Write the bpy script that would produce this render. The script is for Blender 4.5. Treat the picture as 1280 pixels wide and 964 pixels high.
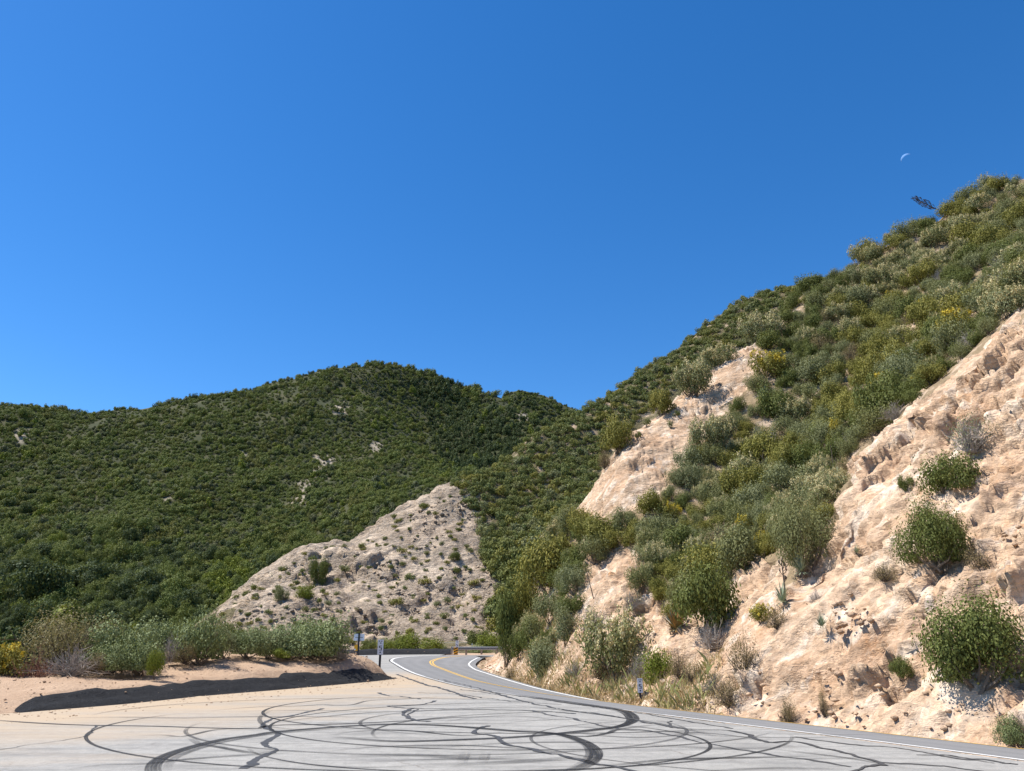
import bpy, math, random
import numpy as np
from mathutils import Vector, Matrix
random.seed(7); RNG = np.random.default_rng(7)
for o in list(bpy.data.objects): bpy.data.objects.remove(o)
scene = bpy.context.scene; C = scene.collection

# ------------------------------------------------------------------ camera, sky, sun, exposure
EYE = 1.6; FPX = 950.0; CX, CY = 640.0, 482.0
PITCH = math.atan2(798 - CY, FPX); SP, CP = math.sin(PITCH), math.cos(PITCH)
cam_d = bpy.data.cameras.new('camera'); cam = bpy.data.objects.new('camera', cam_d); C.objects.link(cam)
cam.location = (0, 0, EYE); cam.rotation_euler = (math.pi/2 + PITCH, 0, 0)
cam_d.sensor_fit = 'HORIZONTAL'; cam_d.sensor_width = 36; cam_d.lens = FPX/1280*36
cam_d.clip_start = 0.1; cam_d.clip_end = 20000
scene.camera = cam
SUN_EL, SUN_AZ = math.radians(60), math.radians(-84)      # azimuth from +Y, negative to the left
SUN_DIR = Vector((math.sin(SUN_AZ)*math.cos(SUN_EL), math.cos(SUN_AZ)*math.cos(SUN_EL), math.sin(SUN_EL)))
world = bpy.data.worlds.new('World'); scene.world = world; world.use_nodes = True
wt = world.node_tree; wt.nodes.clear()
sky = wt.nodes.new('ShaderNodeTexSky'); sky.sky_type = 'NISHITA'; sky.sun_disc = False
sky.sun_elevation = SUN_EL; sky.sun_rotation = SUN_AZ; sky.altitude = 1500; sky.air_density = 1.0; sky.dust_density = 0.3; sky.ozone_density = 3.0
hs = wt.nodes.new('ShaderNodeHueSaturation'); hs.inputs['Saturation'].default_value = 1.32; hs.inputs['Hue'].default_value = .503; hs.inputs['Value'].default_value = 1.0
bg = wt.nodes.new('ShaderNodeBackground'); bg.inputs['Strength'].default_value = 0.118
wo = wt.nodes.new('ShaderNodeOutputWorld')
wt.links.new(sky.outputs[0], hs.inputs['Color']); wt.links.new(hs.outputs[0], bg.inputs['Color']); wt.links.new(bg.outputs[0], wo.inputs['Surface'])
sun_d = bpy.data.lights.new('sun', 'SUN'); sun = bpy.data.objects.new('sun', sun_d); C.objects.link(sun)
sun_d.energy = 5.0; sun_d.angle = math.radians(0.53); sun_d.color = (1.0, 0.955, 0.88)
sun.rotation_euler = SUN_DIR.to_track_quat('Z', 'Y').to_euler(); sun.location = (-60, 20, 120)
vs = scene.view_settings; vs.view_transform = 'Standard'; vs.look = 'None'; vs.exposure = 0.72; vs.gamma = 1.0; vs.use_curve_mapping = False

# ------------------------------------------------------------------ picture <-> place
def ray(px, py):
    x = (px-CX)/FPX; v = (CY-py)/FPX
    return np.array([x, CP-SP*v, CP*v+SP])
def U(px, py, Y):
    r = ray(px, py); return np.array([r[0]/r[1]*Y, Y, EYE+r[2]/r[1]*Y])
def G(px, py, z=0.0):
    r = ray(px, py); t = (z-EYE)/r[2]; return np.array([r[0]*t, r[1]*t])
def project(P):
    P = np.atleast_2d(P); z = P[:,2]-EYE; f = P[:,1]*CP+z*SP; u = -P[:,1]*SP+z*CP
    f = np.where(f > 0.1, f, 0.1)
    return np.c_[CX+FPX*P[:,0]/f, CY-FPX*u/f, f]

# ------------------------------------------------------------------ noise
_pr = np.random.default_rng(3); _perm = _pr.permutation(512); _perm = np.r_[_perm, _perm]
_grad = _pr.normal(size=(512,3)); _grad /= np.linalg.norm(_grad, axis=1)[:,None]
def _hash(i, j, k): return _perm[(_perm[(_perm[i & 511] + j) & 511] + k) & 511]
def perlin(p):
    i = np.floor(p).astype(int); f = p-i; w = f*f*f*(f*(f*6-15)+10); out = 0
    for a in (0,1):
        for b in (0,1):
            for c in (0,1):
                g = _grad[_hash(i[:,0]+a, i[:,1]+b, i[:,2]+c)]
                d = ((f-np.array([a,b,c]))*g).sum(1)
                out = out + d*(w[:,0] if a else 1-w[:,0])*(w[:,1] if b else 1-w[:,1])*(w[:,2] if c else 1-w[:,2])
    return out*1.6
def fbm(p, oct=4, gain=.5, lac=2.03):
    s = 0; a = 1.0
    for o in range(oct): s = s + a*perlin(p*lac**o+17.3*o); a *= gain
    return s
_jit = _pr.random((512,3)); _val = _pr.random((512,4))*2-1
def fracture(p, tilt=.7):
    """blocky jointed rock: the nearest jittered cell gives an offset and a tilted facet"""
    i = np.floor(p).astype(int); best = np.full(len(p), 1e9); res = np.zeros(len(p)); cid = np.zeros(len(p), int); second = np.full(len(p), 1e9)
    for a in (-1,0,1):
        for b in (-1,0,1):
            for c in (-1,0,1):
                h = _hash(i[:,0]+a, i[:,1]+b, i[:,2]+c); cpt = i+np.array([a,b,c])+_jit[h]; d = p-cpt; q = (d*d).sum(1)
                m = q < best
                second = np.where(m, best, np.minimum(second, q)); best = np.where(m, q, best)
                cid = np.where(m, h, cid)
                res = np.where(m, _val[h,0]+tilt*(d*_val[h,1:]).sum(1)*2, res)
    fracture.cell = cid
    return res, np.sqrt(second)-np.sqrt(best)
def n2(x, y, s, seed=0., oct=3): return fbm(np.c_[x.ravel()/s+seed, y.ravel()/s-seed, np.full(x.size, seed*1.7)], oct).reshape(x.shape)

class TPS:
    def __init__(self, P, lam=0.0):
        P = np.array(P, float); self.c = P[:,:2]; self.sc = np.abs(self.c).max(); c = self.c/self.sc; n = len(c)
        K = self._k(c, c)+lam*np.eye(n); A = np.zeros((n+3, n+3)); A[:n,:n] = K; A[:n,n] = 1; A[:n,n+1:] = c; A[n,:n] = 1; A[n+1:,:n] = c.T
        self.w = np.linalg.solve(A, np.r_[P[:,2], 0, 0, 0])
    @staticmethod
    def _k(a, b):
        r2 = ((a[:,None]-b[None])**2).sum(2); return .5*r2*np.log(r2+1e-12)
    def __call__(self, x, y):
        q = np.c_[np.ravel(x), np.ravel(y)]/self.sc; n = len(self.c); out = np.empty(len(q))
        for s in range(0, len(q), 40000):
            b = q[s:s+40000]; out[s:s+40000] = self._k(b, self.c/self.sc)@self.w[:n]+self.w[n]+b@self.w[n+1:]
        return out.reshape(np.shape(x))

# ------------------------------------------------------------------ material helpers
class NT:
    def __init__(self, name):
        self.m = bpy.data.materials.new(name); self.m.use_nodes = True; self.t = self.m.node_tree; self.t.nodes.clear()
        self.out = self.n('ShaderNodeOutputMaterial'); self.b = self.n('ShaderNodeBsdfPrincipled'); self.l(self.b.outputs[0], self.out.inputs[0])
        self.b.inputs['Roughness'].default_value = .85; self.b.inputs['Specular IOR Level'].default_value = .25
        self.co = self.n('ShaderNodeTexCoord').outputs['Object']
    def n(self, k, **kw):
        x = self.t.nodes.new(k)
        for a, v in kw.items(): setattr(x, a, v)
        return x
    def l(self, a, b): self.t.links.new(a, b)
    def noise(self, scale, detail=5, rough=.6, co=None, dist=0):
        x = self.n('ShaderNodeTexNoise'); x.inputs['Scale'].default_value = scale; x.inputs['Detail'].default_value = detail; x.inputs['Roughness'].default_value = rough; x.inputs['Distortion'].default_value = dist
        self.l(co or self.co, x.inputs['Vector']); return x.outputs['Fac']
    def vor(self, scale, feature='F1', co=None, out='Distance', rnd=1.0):
        x = self.n('ShaderNodeTexVoronoi', feature=feature); x.inputs['Scale'].default_value = scale; x.inputs['Randomness'].default_value = rnd
        self.l(co or self.co, x.inputs['Vector']); return x.outputs[out]
    def ramp(self, fac, stops, interp='LINEAR'):
        x = self.n('ShaderNodeValToRGB'); r = x.color_ramp; r.interpolation = interp
        while len(r.elements) > 1: r.elements.remove(r.elements[-1])
        for i, (p, c) in enumerate(stops):
            e = r.elements[0] if i == 0 else r.elements.new(p)
            e.position = p; e.color = (c, c, c, 1) if isinstance(c, (int, float)) else (*c, 1)
        self.l(fac, x.inputs[0]); return x.outputs[0]
    def mix(self, fac, a, b, mode='MIX'):
        x = self.n('ShaderNodeMix', data_type='RGBA', blend_type=mode); x.clamp_result = False
        for k, v in ((0, fac), (6, a), (7, b)):
            s = x.inputs[k]
            if isinstance(v, (int, float)): s.default_value = v if k == 0 else (v, v, v, 1)
            elif isinstance(v, tuple): s.default_value = (*v, 1)
            else: self.l(v, s)
        return x.outputs[2]
    def math(self, op, a, b=None):
        x = self.n('ShaderNodeMath', operation=op)
        for s, v in ((x.inputs[0], a), (x.inputs[1], b)):
            if v is None: continue
            if isinstance(v, (int, float)): s.default_value = v
            else: self.l(v, s)
        return x.outputs[0]
    def attr(self, name, kind='GEOMETRY', out='Fac'):
        x = self.n('ShaderNodeAttribute', attribute_name=name); x.attribute_type = kind; return x.outputs[out]
    def stretch(self, s, rot=(0,0,0)):
        x = self.n('ShaderNodeMapping'); x.inputs['Scale'].default_value = s; x.inputs['Rotation'].default_value = rot; self.l(self.co, x.inputs[0]); return x.outputs[0]
    def bump(self, h, strength=.5, dist=.05, normal=None):
        x = self.n('ShaderNodeBump'); x.inputs['Strength'].default_value = strength; x.inputs['Distance'].default_value = dist
        self.l(h, x.inputs['Height'])
        if normal: self.l(normal, x.inputs['Normal'])
        self.l(x.outputs[0], self.b.inputs['Normal']); return x.outputs[0]
    def col(self, v):
        if isinstance(v, tuple): self.b.inputs['Base Color'].default_value = (*v, 1)
        else: self.l(v, self.b.inputs['Base Color'])
        return self
def plain(name, col, rough=.6, metal=0.0):
    t = NT(name); n = t.noise(9, 4); t.col(t.mix(n, tuple(c*.8 for c in col), tuple(min(1, c*1.15) for c in col)))
    t.b.inputs['Roughness'].default_value = rough; t.b.inputs['Metallic'].default_value = metal; return t.m

# ------------------------------------------------------------------ object helpers
def mesh_obj(name, V, Fc, mat, parent=None, smooth=False, attrs=None):
    me = bpy.data.meshes.new(name); V = np.asarray(V, float)
    if isinstance(Fc, np.ndarray):
        nf, k = Fc.shape; me.vertices.add(len(V)); me.vertices.foreach_set('co', V.ravel())
        me.loops.add(nf*k); me.loops.foreach_set('vertex_index', Fc.ravel().astype(np.int32))
        me.polygons.add(nf); me.polygons.foreach_set('loop_start', np.arange(0, nf*k, k, dtype=np.int32)); me.polygons.foreach_set('loop_total', np.full(nf, k, np.int32))
        me.update(calc_edges=True)
    else: me.from_pydata([tuple(v) for v in V], [], Fc)
    if smooth: me.polygons.foreach_set('use_smooth', np.ones(len(me.polygons), bool))
    for k, v in (attrs or {}).items():
        a = me.attributes.new(k, 'FLOAT', 'POINT'); a.data.foreach_set('value', np.asarray(v, np.float32))
    for m in (mat if isinstance(mat, (list, tuple)) else [mat]): me.materials.append(m)
    o = bpy.data.objects.new(name, me); C.objects.link(o)
    if parent: o.parent = parent
    return o
def tag(o, label=None, cat=None, group=None, kind=None):
    for k, v in (('label', label), ('category', cat), ('group', group), ('kind', kind)):
        if v: o[k] = v
    return o
def struct(o, label=None): o['kind'] = 'structure'; return o
def grid_faces(nx, ny):
    i = np.arange(nx*ny).reshape(ny, nx); return np.c_[i[:-1,:-1].ravel(), i[:-1,1:].ravel(), i[1:,1:].ravel(), i[1:,:-1].ravel()]
def boxmesh(x0, x1, y0, y1, z0, z1):
    V = [(x0,y0,z0),(x1,y0,z0),(x1,y1,z0),(x0,y1,z0),(x0,y0,z1),(x1,y0,z1),(x1,y1,z1),(x0,y1,z1)]
    return V, [(0,3,2,1),(4,5,6,7),(0,1,5,4),(1,2,6,5),(2,3,7,6),(3,0,4,7)]
def tube(path, radii, n=6):
    path = np.array(path, float); V = []; Fc = []
    for i, p in enumerate(path):
        t = path[min(i+1, len(path)-1)]-path[max(i-1, 0)]; t /= np.linalg.norm(t)+1e-9
        a = np.cross(t, [.31,.17,.93] if abs(t[2]) < .9 else [1,0,0]); a /= np.linalg.norm(a); b = np.cross(t, a)
        for k in range(n):
            w = 2*math.pi*k/n; V.append(p+radii[i]*(a*math.cos(w)+b*math.sin(w)))
    for i in range(len(path)-1):
        for k in range(n): Fc.append((i*n+k, i*n+(k+1)%n, (i+1)*n+(k+1)%n, (i+1)*n+k))
    Fc.append(tuple(range(n))[::-1]); Fc.append(tuple(range(len(path)*n-n, len(path)*n)))
    return V, Fc
def join(parts):
    V = []; Fc = []
    for v, f in parts:
        o = len(V); V += [tuple(x) for x in v]; Fc += [tuple(i+o for i in q) for q in f]
    return V, Fc
def catmull(P, step):
    P = np.array(P, float); Q = []; n = len(P)
    for i in range(n-1):
        p0, p1, p2, p3 = P[max(i-1,0)], P[i], P[i+1], P[min(i+2,n-1)]; t = np.linspace(0, 1, 30, endpoint=False)[:,None]
        Q.append(.5*((2*p1)+(-p0+p2)*t+(2*p0-5*p1+4*p2-p3)*t*t+(-p0+3*p1-3*p2+p3)*t**3))
    Q = np.vstack(Q+[P[-1:]]); s = np.r_[0, np.cumsum(np.linalg.norm(np.diff(Q, axis=0), axis=1))]
    S = np.linspace(0, s[-1], max(3, int(s[-1]/step)+1))
    return np.stack([np.interp(S, s, Q[:,k]) for k in range(P.shape[1])], 1)
def smoothline(R, k):
    w = np.hanning(k); w /= w.sum(); p = k//2
    A = np.vstack([2*R[:1]-R[1:p+1][::-1], R, 2*R[-1:]-R[-p-1:-1][::-1]])
    return np.stack([np.convolve(A[:,c], w, 'valid') for c in range(R.shape[1])], 1)

# ------------------------------------------------------------------ the road: outer white line fitted to the pavement, then banked towards the cut
edge_px = [(1280,952),(1120,931),(960,911),(800,891),(720,880.5),(640,869),(568,857),(512,841),(490,829),(486,825.5),(492,822.5),(512,820.5),(545,819.5),(575,819)]
EDGE = [(14.5,-30),(14,-14),(13.2,-6),(12,0),(10.4,4.5),(8.6,8.3)]+[tuple(G(*q)) for q in edge_px]+[(-1.5,81.3),(4,82.5),(12,86),(20,93),(26,103)]
EDGE = smoothline(catmull(EDGE, .5), 13)
TAN = np.gradient(EDGE, axis=0); TAN /= np.linalg.norm(TAN, axis=1)[:,None]; NRM = np.c_[TAN[:,1], -TAN[:,0]]
ES = np.r_[0, np.cumsum(np.linalg.norm(np.diff(EDGE, axis=0), axis=1))]
_y = [-30,5,20,30,40,50,60,70,80]
B1 = np.interp(EDGE[:,1], _y, [.07,.075,.08,.10,.125,.115,.10,.07,0.0]); B2 = np.interp(EDGE[:,1], _y, [.15,.16,.16,.15,.125,.115,.10,.07,0.0])
LANE = 3.35; ROADW = 2*LANE
def road_pt(i, w, dz=0.0):
    z = -B1[i]*max(w, 0) if w <= LANE else -B1[i]*LANE-B2[i]*(w-LANE)
    return (EDGE[i,0]+NRM[i,0]*w, EDGE[i,1]+NRM[i,1]*w, z+dz)
INNER = np.array([road_pt(i, ROADW+.9) for i in range(len(EDGE))])
# the inner side of a tight bend folds over itself: keep a clean line
keep = [0]
for i in range(1, len(INNER)):
    d = INNER[i,:2]-INNER[keep[-1],:2]
    if d@TAN[i] > .12: keep.append(i)
INNER_C = INNER[keep]
def road_dist(x, y, line=None):
    """signed distance from the foot of the cut (positive on the hill side) and the level of that foot"""
    L = INNER_C if line is None else line
    q = np.c_[np.ravel(x), np.ravel(y)]; a = L[:-1,:2]; b = L[1:,:2]; ab = b-a; l2 = (ab**2).sum(1)
    D = np.empty(len(q)); Z = np.empty(len(q))
    for s in range(0, len(q), 4000):
        p = q[s:s+4000]; ap = p[:,None]-a[None]; t = np.clip((ap*ab).sum(2)/l2, 0, 1); r = ap-t[...,None]*ab
        d2 = (r**2).sum(2); k = d2.argmin(1); ii = np.arange(len(p)); cr = ab[k,0]*ap[ii,k,1]-ab[k,1]*ap[ii,k,0]
        D[s:s+4000] = np.sqrt(d2[ii,k])*np.where(cr < 0, 1, -1); Z[s:s+4000] = L[k,2]+t[ii,k]*(L[k+1,2]-L[k,2])
    return D.reshape(np.shape(x)), Z.reshape(np.shape(x))

def inside(x, y, poly):
    r = np.zeros(np.shape(x), bool); n = len(poly)
    for i in range(n):
        (x1, y1), (x2, y2) = poly[i], poly[(i+1)%n]
        r ^= ((y1 > y) != (y2 > y)) & (x < (x2-x1)*(y-y1)/(y2-y1+1e-12)+x1)
    return r

# ------------------------------------------------------------------ near hill: natural slope, sliced by the road cut
def cut_slope(y): return np.interp(y, [0,32,40,48,60,66,72], [1.15,1.15,1.22,1.75,1.85,3.,4.])
near_pts = [U(*q) for q in [
 (1280,220,68),(1200,250,70),(1120,297,72),(1060,326,74),(1000,362,74),
 (940,415,66),(885,450,63.5),(830,490,60),(790,530,57.5),(745,590,54),(728,645,53),(690,690,52),(655,760,51),(632,805,50),
 (1280,372,29.6),(1200,447,30.2),(1130,512,30.8),(1075,557,31.5),(1050,617,30.5),(1005,692,29.8),
 (960,700,31),(880,740,37),(920,640,45),(960,560,51),(1040,450,58),(1100,380,64),(1180,340,60),(1230,300,63),
 (860,815,33.5),(700,800,43),(700,740,45),(750,700,47.5),(800,640,49.5),(850,560,54),(900,500,58.5),(1000,450,59),(980,500,56),(1130,440,46),(1060,500,50),(1010,600,41),(990,650,36),
 (770,790,40.5),(800,720,43)]]
near_pts += [np.array(q, float) for q in [(30,108,22),(62,112,40),(95,95,62),(14,76,8),(4,68,2),(24,88,16),(38,86,28),(60,80,44),(80,72,56),
 (34,16,19),(36,-10,20),(36,-34,20),(60,10,38),(60,-30,38),(95,30,62),(95,-30,62),(110,100,62)]]
for q in [(1280,480,27),(1220,540,27.5),(1160,600,27.3),(1100,660,27),(1060,690,28),(1280,640,23.5),(1500,560,20)]:
    p = U(*q); _d, _z = road_dist(p[:1], p[1:2]); near_pts.append(np.array([p[0], p[1], _z[0]+_d[0]*1.15+3.5]))
NAT = TPS(near_pts, lam=1e-5)
def near_parts(x, y):
    d, zb = road_dist(x, y); nat = NAT(x, y)-.9+n2(x, y, 9, 2.3, 3)*.9
    cut = zb-.12+np.clip(d, 0, None)*cut_slope(y)+np.minimum(d, 0)*.0+n2(x, y, 7, 5.1, 3)*1.0*np.clip(d/4, 0, 1)
    # a smooth foot where the natural slope reaches the road by itself
    foot = zb-.12+np.clip(d, 0, None)*.45
    nat = np.maximum(nat, foot)
    return d, zb, nat, cut
def near_height(x, y):
    d, zb, nat, cut = near_parts(x, y); z = np.minimum(nat, cut)
    return np.where(d < 0, zb-.12+d*.6, z)
XN = np.r_[np.arange(-6, 4, .5), np.arange(4, 9, .15), np.arange(9, 30, .085), np.arange(30, 34, .15), np.arange(34, 60, .5), np.arange(60, 112, 2.0)]
YN = np.r_[np.arange(-34, 8, 2.0), np.arange(8, 15, .3), np.arange(15, 19, .12), np.arange(19, 36, .085), np.arange(36, 45, .13), np.arange(45, 72, .2), np.arange(72, 114, 1.5)]
GX, GY = np.meshgrid(XN, YN)
d, zb, nat, cut = near_parts(GX, GY)
GZ = np.where(d < 0, zb-.12+np.maximum(d, -1)*.05+np.minimum(d+1, 0)*.6, np.minimum(nat, cut))
rock = np.clip((nat-cut+.25)/.5, 0, 1)*np.clip(d/.2, 0, 1)
pj = project(np.stack([GX, GY, GZ], -1).reshape(-1,3))
def in_px(q, poly): return inside(q[:,0], q[:,1], np.array(poly, float))
BARE = [(690,850),(722,775),(735,690),(800,685),(815,740),(850,790),(900,745),(990,690),(960,800),(890,885)]
ROCK1 = [(1275,383),(1200,460),(1130,520),(1075,565),(1055,620),(1040,660),(1000,710),(975,760),(900,765),(870,890),(1500,1000),(1500,300)]
ROCK2 = [(940,418),(900,425),(825,475),(780,515),(740,570),(700,640),(735,648),(795,640),(832,606),(866,560),(896,524),(930,484),(950,440)]
jx = n2(GX, GY, 1.3, 6.6).ravel()*9; jy = n2(GX, GY, 1.3, 12.6).ravel()*9; pw = pj+np.stack([jx, jy, jx*0], 1)
vis = (GY > 15) & (GY < 72) & (GX > -4) & (GX < 34)
rock = np.where(vis & (pj[:,0] < 1275).reshape(GX.shape), (in_px(pw, ROCK1) | in_px(pw, ROCK2)).reshape(GX.shape).astype(float), rock)
rock = np.maximum(rock, (in_px(pw, BARE).reshape(GX.shape) & (GY < 60) & (GY > 20) & (GX > -3) & (GX < 25)).astype(float)*.9)
rock = np.maximum(rock, np.clip((5.-d)/2., 0, 1)*np.clip(d/.2, 0, 1))
dzx = np.gradient(GZ, axis=1)/np.gradient(GX, axis=1); dzy = np.gradient(GZ, axis=0)/np.gradient(GY, axis=0)
NV = np.stack([-dzx, -dzy, np.ones_like(GZ)], -1); NV /= np.linalg.norm(NV, axis=-1)[...,None]
P = np.stack([GX, GY, GZ], -1).reshape(-1, 3)
_c, _s = math.cos(.75), math.sin(.75)
Rm = np.array([[_c,0,_s],[0,1,0],[-_s,0,_c]])@np.array([[.82,-.57,0],[.57,.82,0],[0,0,1]])
Q = P@Rm.T
w1 = fbm(P/3.1+5, 3); Qw = Q+.35*np.stack([perlin(P*.7+3), perlin(P*.7+31), perlin(P*.7+61)], 1)
f1, e1 = fracture(Qw*np.array([.22,.42,.55])); f2, e2 = fracture(Qw*np.array([.62,1.2,1.5])+9); c2 = _jit[fracture.cell,0]; f3, e3 = fracture(Qw*np.array([1.7,2.9,3.5])+21); c3 = _jit[fracture.cell,1]
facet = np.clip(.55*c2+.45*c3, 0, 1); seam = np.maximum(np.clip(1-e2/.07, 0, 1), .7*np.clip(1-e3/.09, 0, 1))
rough = np.clip(fbm(P/4.5+11, 3)*1.3+.5, .06, 1.05)
def joint(n, sp, seed):
    u = P@np.array(n)/sp+.55*fbm(P/2.6+seed, 3); i = np.floor(u); f = u-i; a = .45+.55*_val[(i.astype(int)*7+int(seed)) % 512, 0]
    return np.where(f < .86, f/.86, (1-f)/.14)*a
m1 = np.clip(.5+1.6*fbm(P/4+40, 2), 0, 1); m2 = np.clip(.5+1.6*fbm(P/3.5+80, 2), 0, 1)
jd = 1.75*(.26*m1*(joint((.62,-.28,-.73), .85, 3.)-.4)+.16*m2*(joint((.35,-.45,-.82), 1.3, 9.)-.4)+.09*(joint((.5,-.2,-.84), .34, 15.)-.4)*m1+.07*m2*(joint((.75,-.3,-.55), .45, 21.)-.4))
disp = jd+.30*w1+.10*f1+(.26*f2+.17*f3-.13*np.clip(.12-e2, 0, .12)/.12-.05*np.clip(.12-e3, 0, .12)/.12)*rough+.05*fbm(P*1.9, 4)
taper = np.interp(P[:,1], [40, 50], [1., .5])*np.clip((d.ravel()+.1)/1.2, 0, 1)*np.clip(rock.ravel()+.25, 0, 1)
P = P+NV.reshape(-1,3)*(disp*taper)[:,None]
NEARP = P

# ------------------------------------------------------------------ middle hill with the bare cut, and the far mountain
def road_level(x, y): return np.zeros_like(x)
mid_cut_px = [(575,598,182),(600,655,166),(608,700,156),(626,730,149),(630,800,133),(560,806,128),(470,808,126),(380,806,124),(290,790,128),(262,775,136),(300,742,150),(390,684,160),(430,680,164),(470,668,168),(530,621,177)]
mid_pts = [U(*q) for q in mid_cut_px]+[U(*q) for q in [
 (660,545,203),(720,510,214),(800,460,226),(870,415,236),(930,372,246),(985,368,254),(1100,345,262),(1280,330,270),
 (660,700,152),(680,640,172),(740,560,198),(640,610,180),(620,650,168),(720,640,166),(700,760,140),(800,560,190),(900,480,210),
 (450,740,144),(540,720,150),(540,660,165),(380,740,142),(480,700,156),(420,745,140),(345,720,151),(400,715,153),
 (480,811,93),(560,809,104),(600,806,110),(640,806,112),(520,813,92),(440,812,92)]]
mid_pts += [np.array(q, float) for q in [(20,92,-.6),(40,100,1),(60,120,8),(110,130,30),(160,200,90),(160,300,110),(-26,92,-9),(-45,100,-20),(-60,120,-24),(-90,130,-32),(-100,180,-30),(-90,230,-18),(-60,200,-2),(-30,200,18),(-45,240,-6),(-10,215,26),(-10,250,8),(20,250,34),(30,290,20),(60,290,62),(60,330,40),(100,300,86),(-5,88,-.6)]]
MID = TPS(mid_pts, lam=1e-6)
XM = np.r_[np.arange(-110, -62, 3.0), np.arange(-62, 14, .55), np.arange(14, 162, 2.0)]; YM = np.r_[np.arange(86.5, 122, 1.2), np.arange(122, 186, .6), np.arange(186, 335, 3.0)]
MX, MY = np.meshgrid(XM, YM); MZ = MID(MX, MY)-1.2*np.clip((MX+12)/12, 0, 1)*np.clip((MY-125)/20, 0, 1)
poly = np.array([U(q[0], q[1], q[2]+(14 if (q[2] > 147 and q[0] < 590) else 0))[:2] for q in mid_cut_px])
bx = n2(MX, MY, 6, 3.3)*2.2; by = n2(MX, MY, 6, 8.3)*2.2
rockm = inside(MX+bx, MY+by, poly).astype(float)
MZ += (n2(MX, MY, 14, 1.1)*1.2+n2(MX, MY, 5, 2.1)*.8*rockm)*np.clip((MY-100)/30, 0, 1)
dzx = np.gradient(MZ, axis=1)/np.gradient(MX, axis=1); dzy = np.gradient(MZ, axis=0)/np.gradient(MY, axis=0)
NM = np.stack([-dzx, -dzy, np.ones_like(MZ)], -1); NM /= np.linalg.norm(NM, axis=-1)[...,None]
PM = np.stack([MX, MY, MZ], -1).reshape(-1,3); Qm = PM@Rm.T
g1, _ = fracture(Qm*np.array([.10,.2,.25])); g2, ge = fracture(Qm*np.array([.35,.6,.7])+7)
rgh = np.clip(fbm(PM/16+2, 2)*1.3+.45, .1, 1.3)
PM = PM+NM.reshape(-1,3)*((.45*g1*rgh+.5*g2*rgh+.35*fbm(PM/5, 4))*np.clip(rockm.ravel(), .15, 1)*np.clip((PM[:,1]-112)/14, 0, 1))[:,None]

far_pts = [U(*q) for q in [
 (-300,505,430),(-120,505,440),(0,510,450),(60,513,455),(130,518,460),(200,509,465),(300,496,480),(350,488,500),(430,461,540),(490,455,570),(540,467,590),(600,488,600),(640,505,600),(690,535,590),
 (-250,790,200),(-100,790,200),(0,790,205),(100,792,205),(200,790,210),(300,762,225),(400,690,262),(500,640,300),(600,600,330),
 (0,700,275),(150,650,325),(250,600,375),(300,700,272),(450,590,385),(400,550,435),(-200,650,320),(60,600,370),(0,560,410),(150,560,412),(480,520,480),(430,500,490),
 (528,490,562),(548,530,530),(575,560,490),(600,575,440),(620,520,520),(650,550,480),(500,560,430),(700,570,440),
 (600,510,565)]]
far_pts += [np.array(q, float) for q in [(-700,700,90),(-420,640,80),(-300,700,70),(-180,760,90),(-60,760,110),(40,720,110),(150,600,100),(300,500,90),(300,900,60),(-600,300,40),(-800,500,100),(-500,150,-20),(-150,130,-42),(-60,150,-42),(120,260,20),(500,400,60),
  ]]+[U(640,494,820), U(660,489,830), U(690,494,830), U(718,507,820), U(760,540,820), U(600,520,830), (-60,960,150), (80,980,150)]
FAR = TPS(far_pts, lam=1e-6)
XF = np.r_[np.arange(-820, -520, 20.), np.arange(-520, 140, 5.0), np.arange(140, 520, 20.)]; YF = np.r_[np.arange(130, 190, 12.), np.arange(190, 700, 5.0), np.arange(700, 1020, 12.)]
FX, FY = np.meshgrid(XF, YF)
def far_height(x, y): return FAR(x, y)-3.0+(n2(x, y, 75, 4.4, 3)*5.5-7*np.abs(n2(x+.25*np.asarray(y), y*.45, 60, 9.4, 2))+2.)*np.clip((np.asarray(y)-180)/120, 0, 1)
FZ = far_height(FX, FY)

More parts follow.
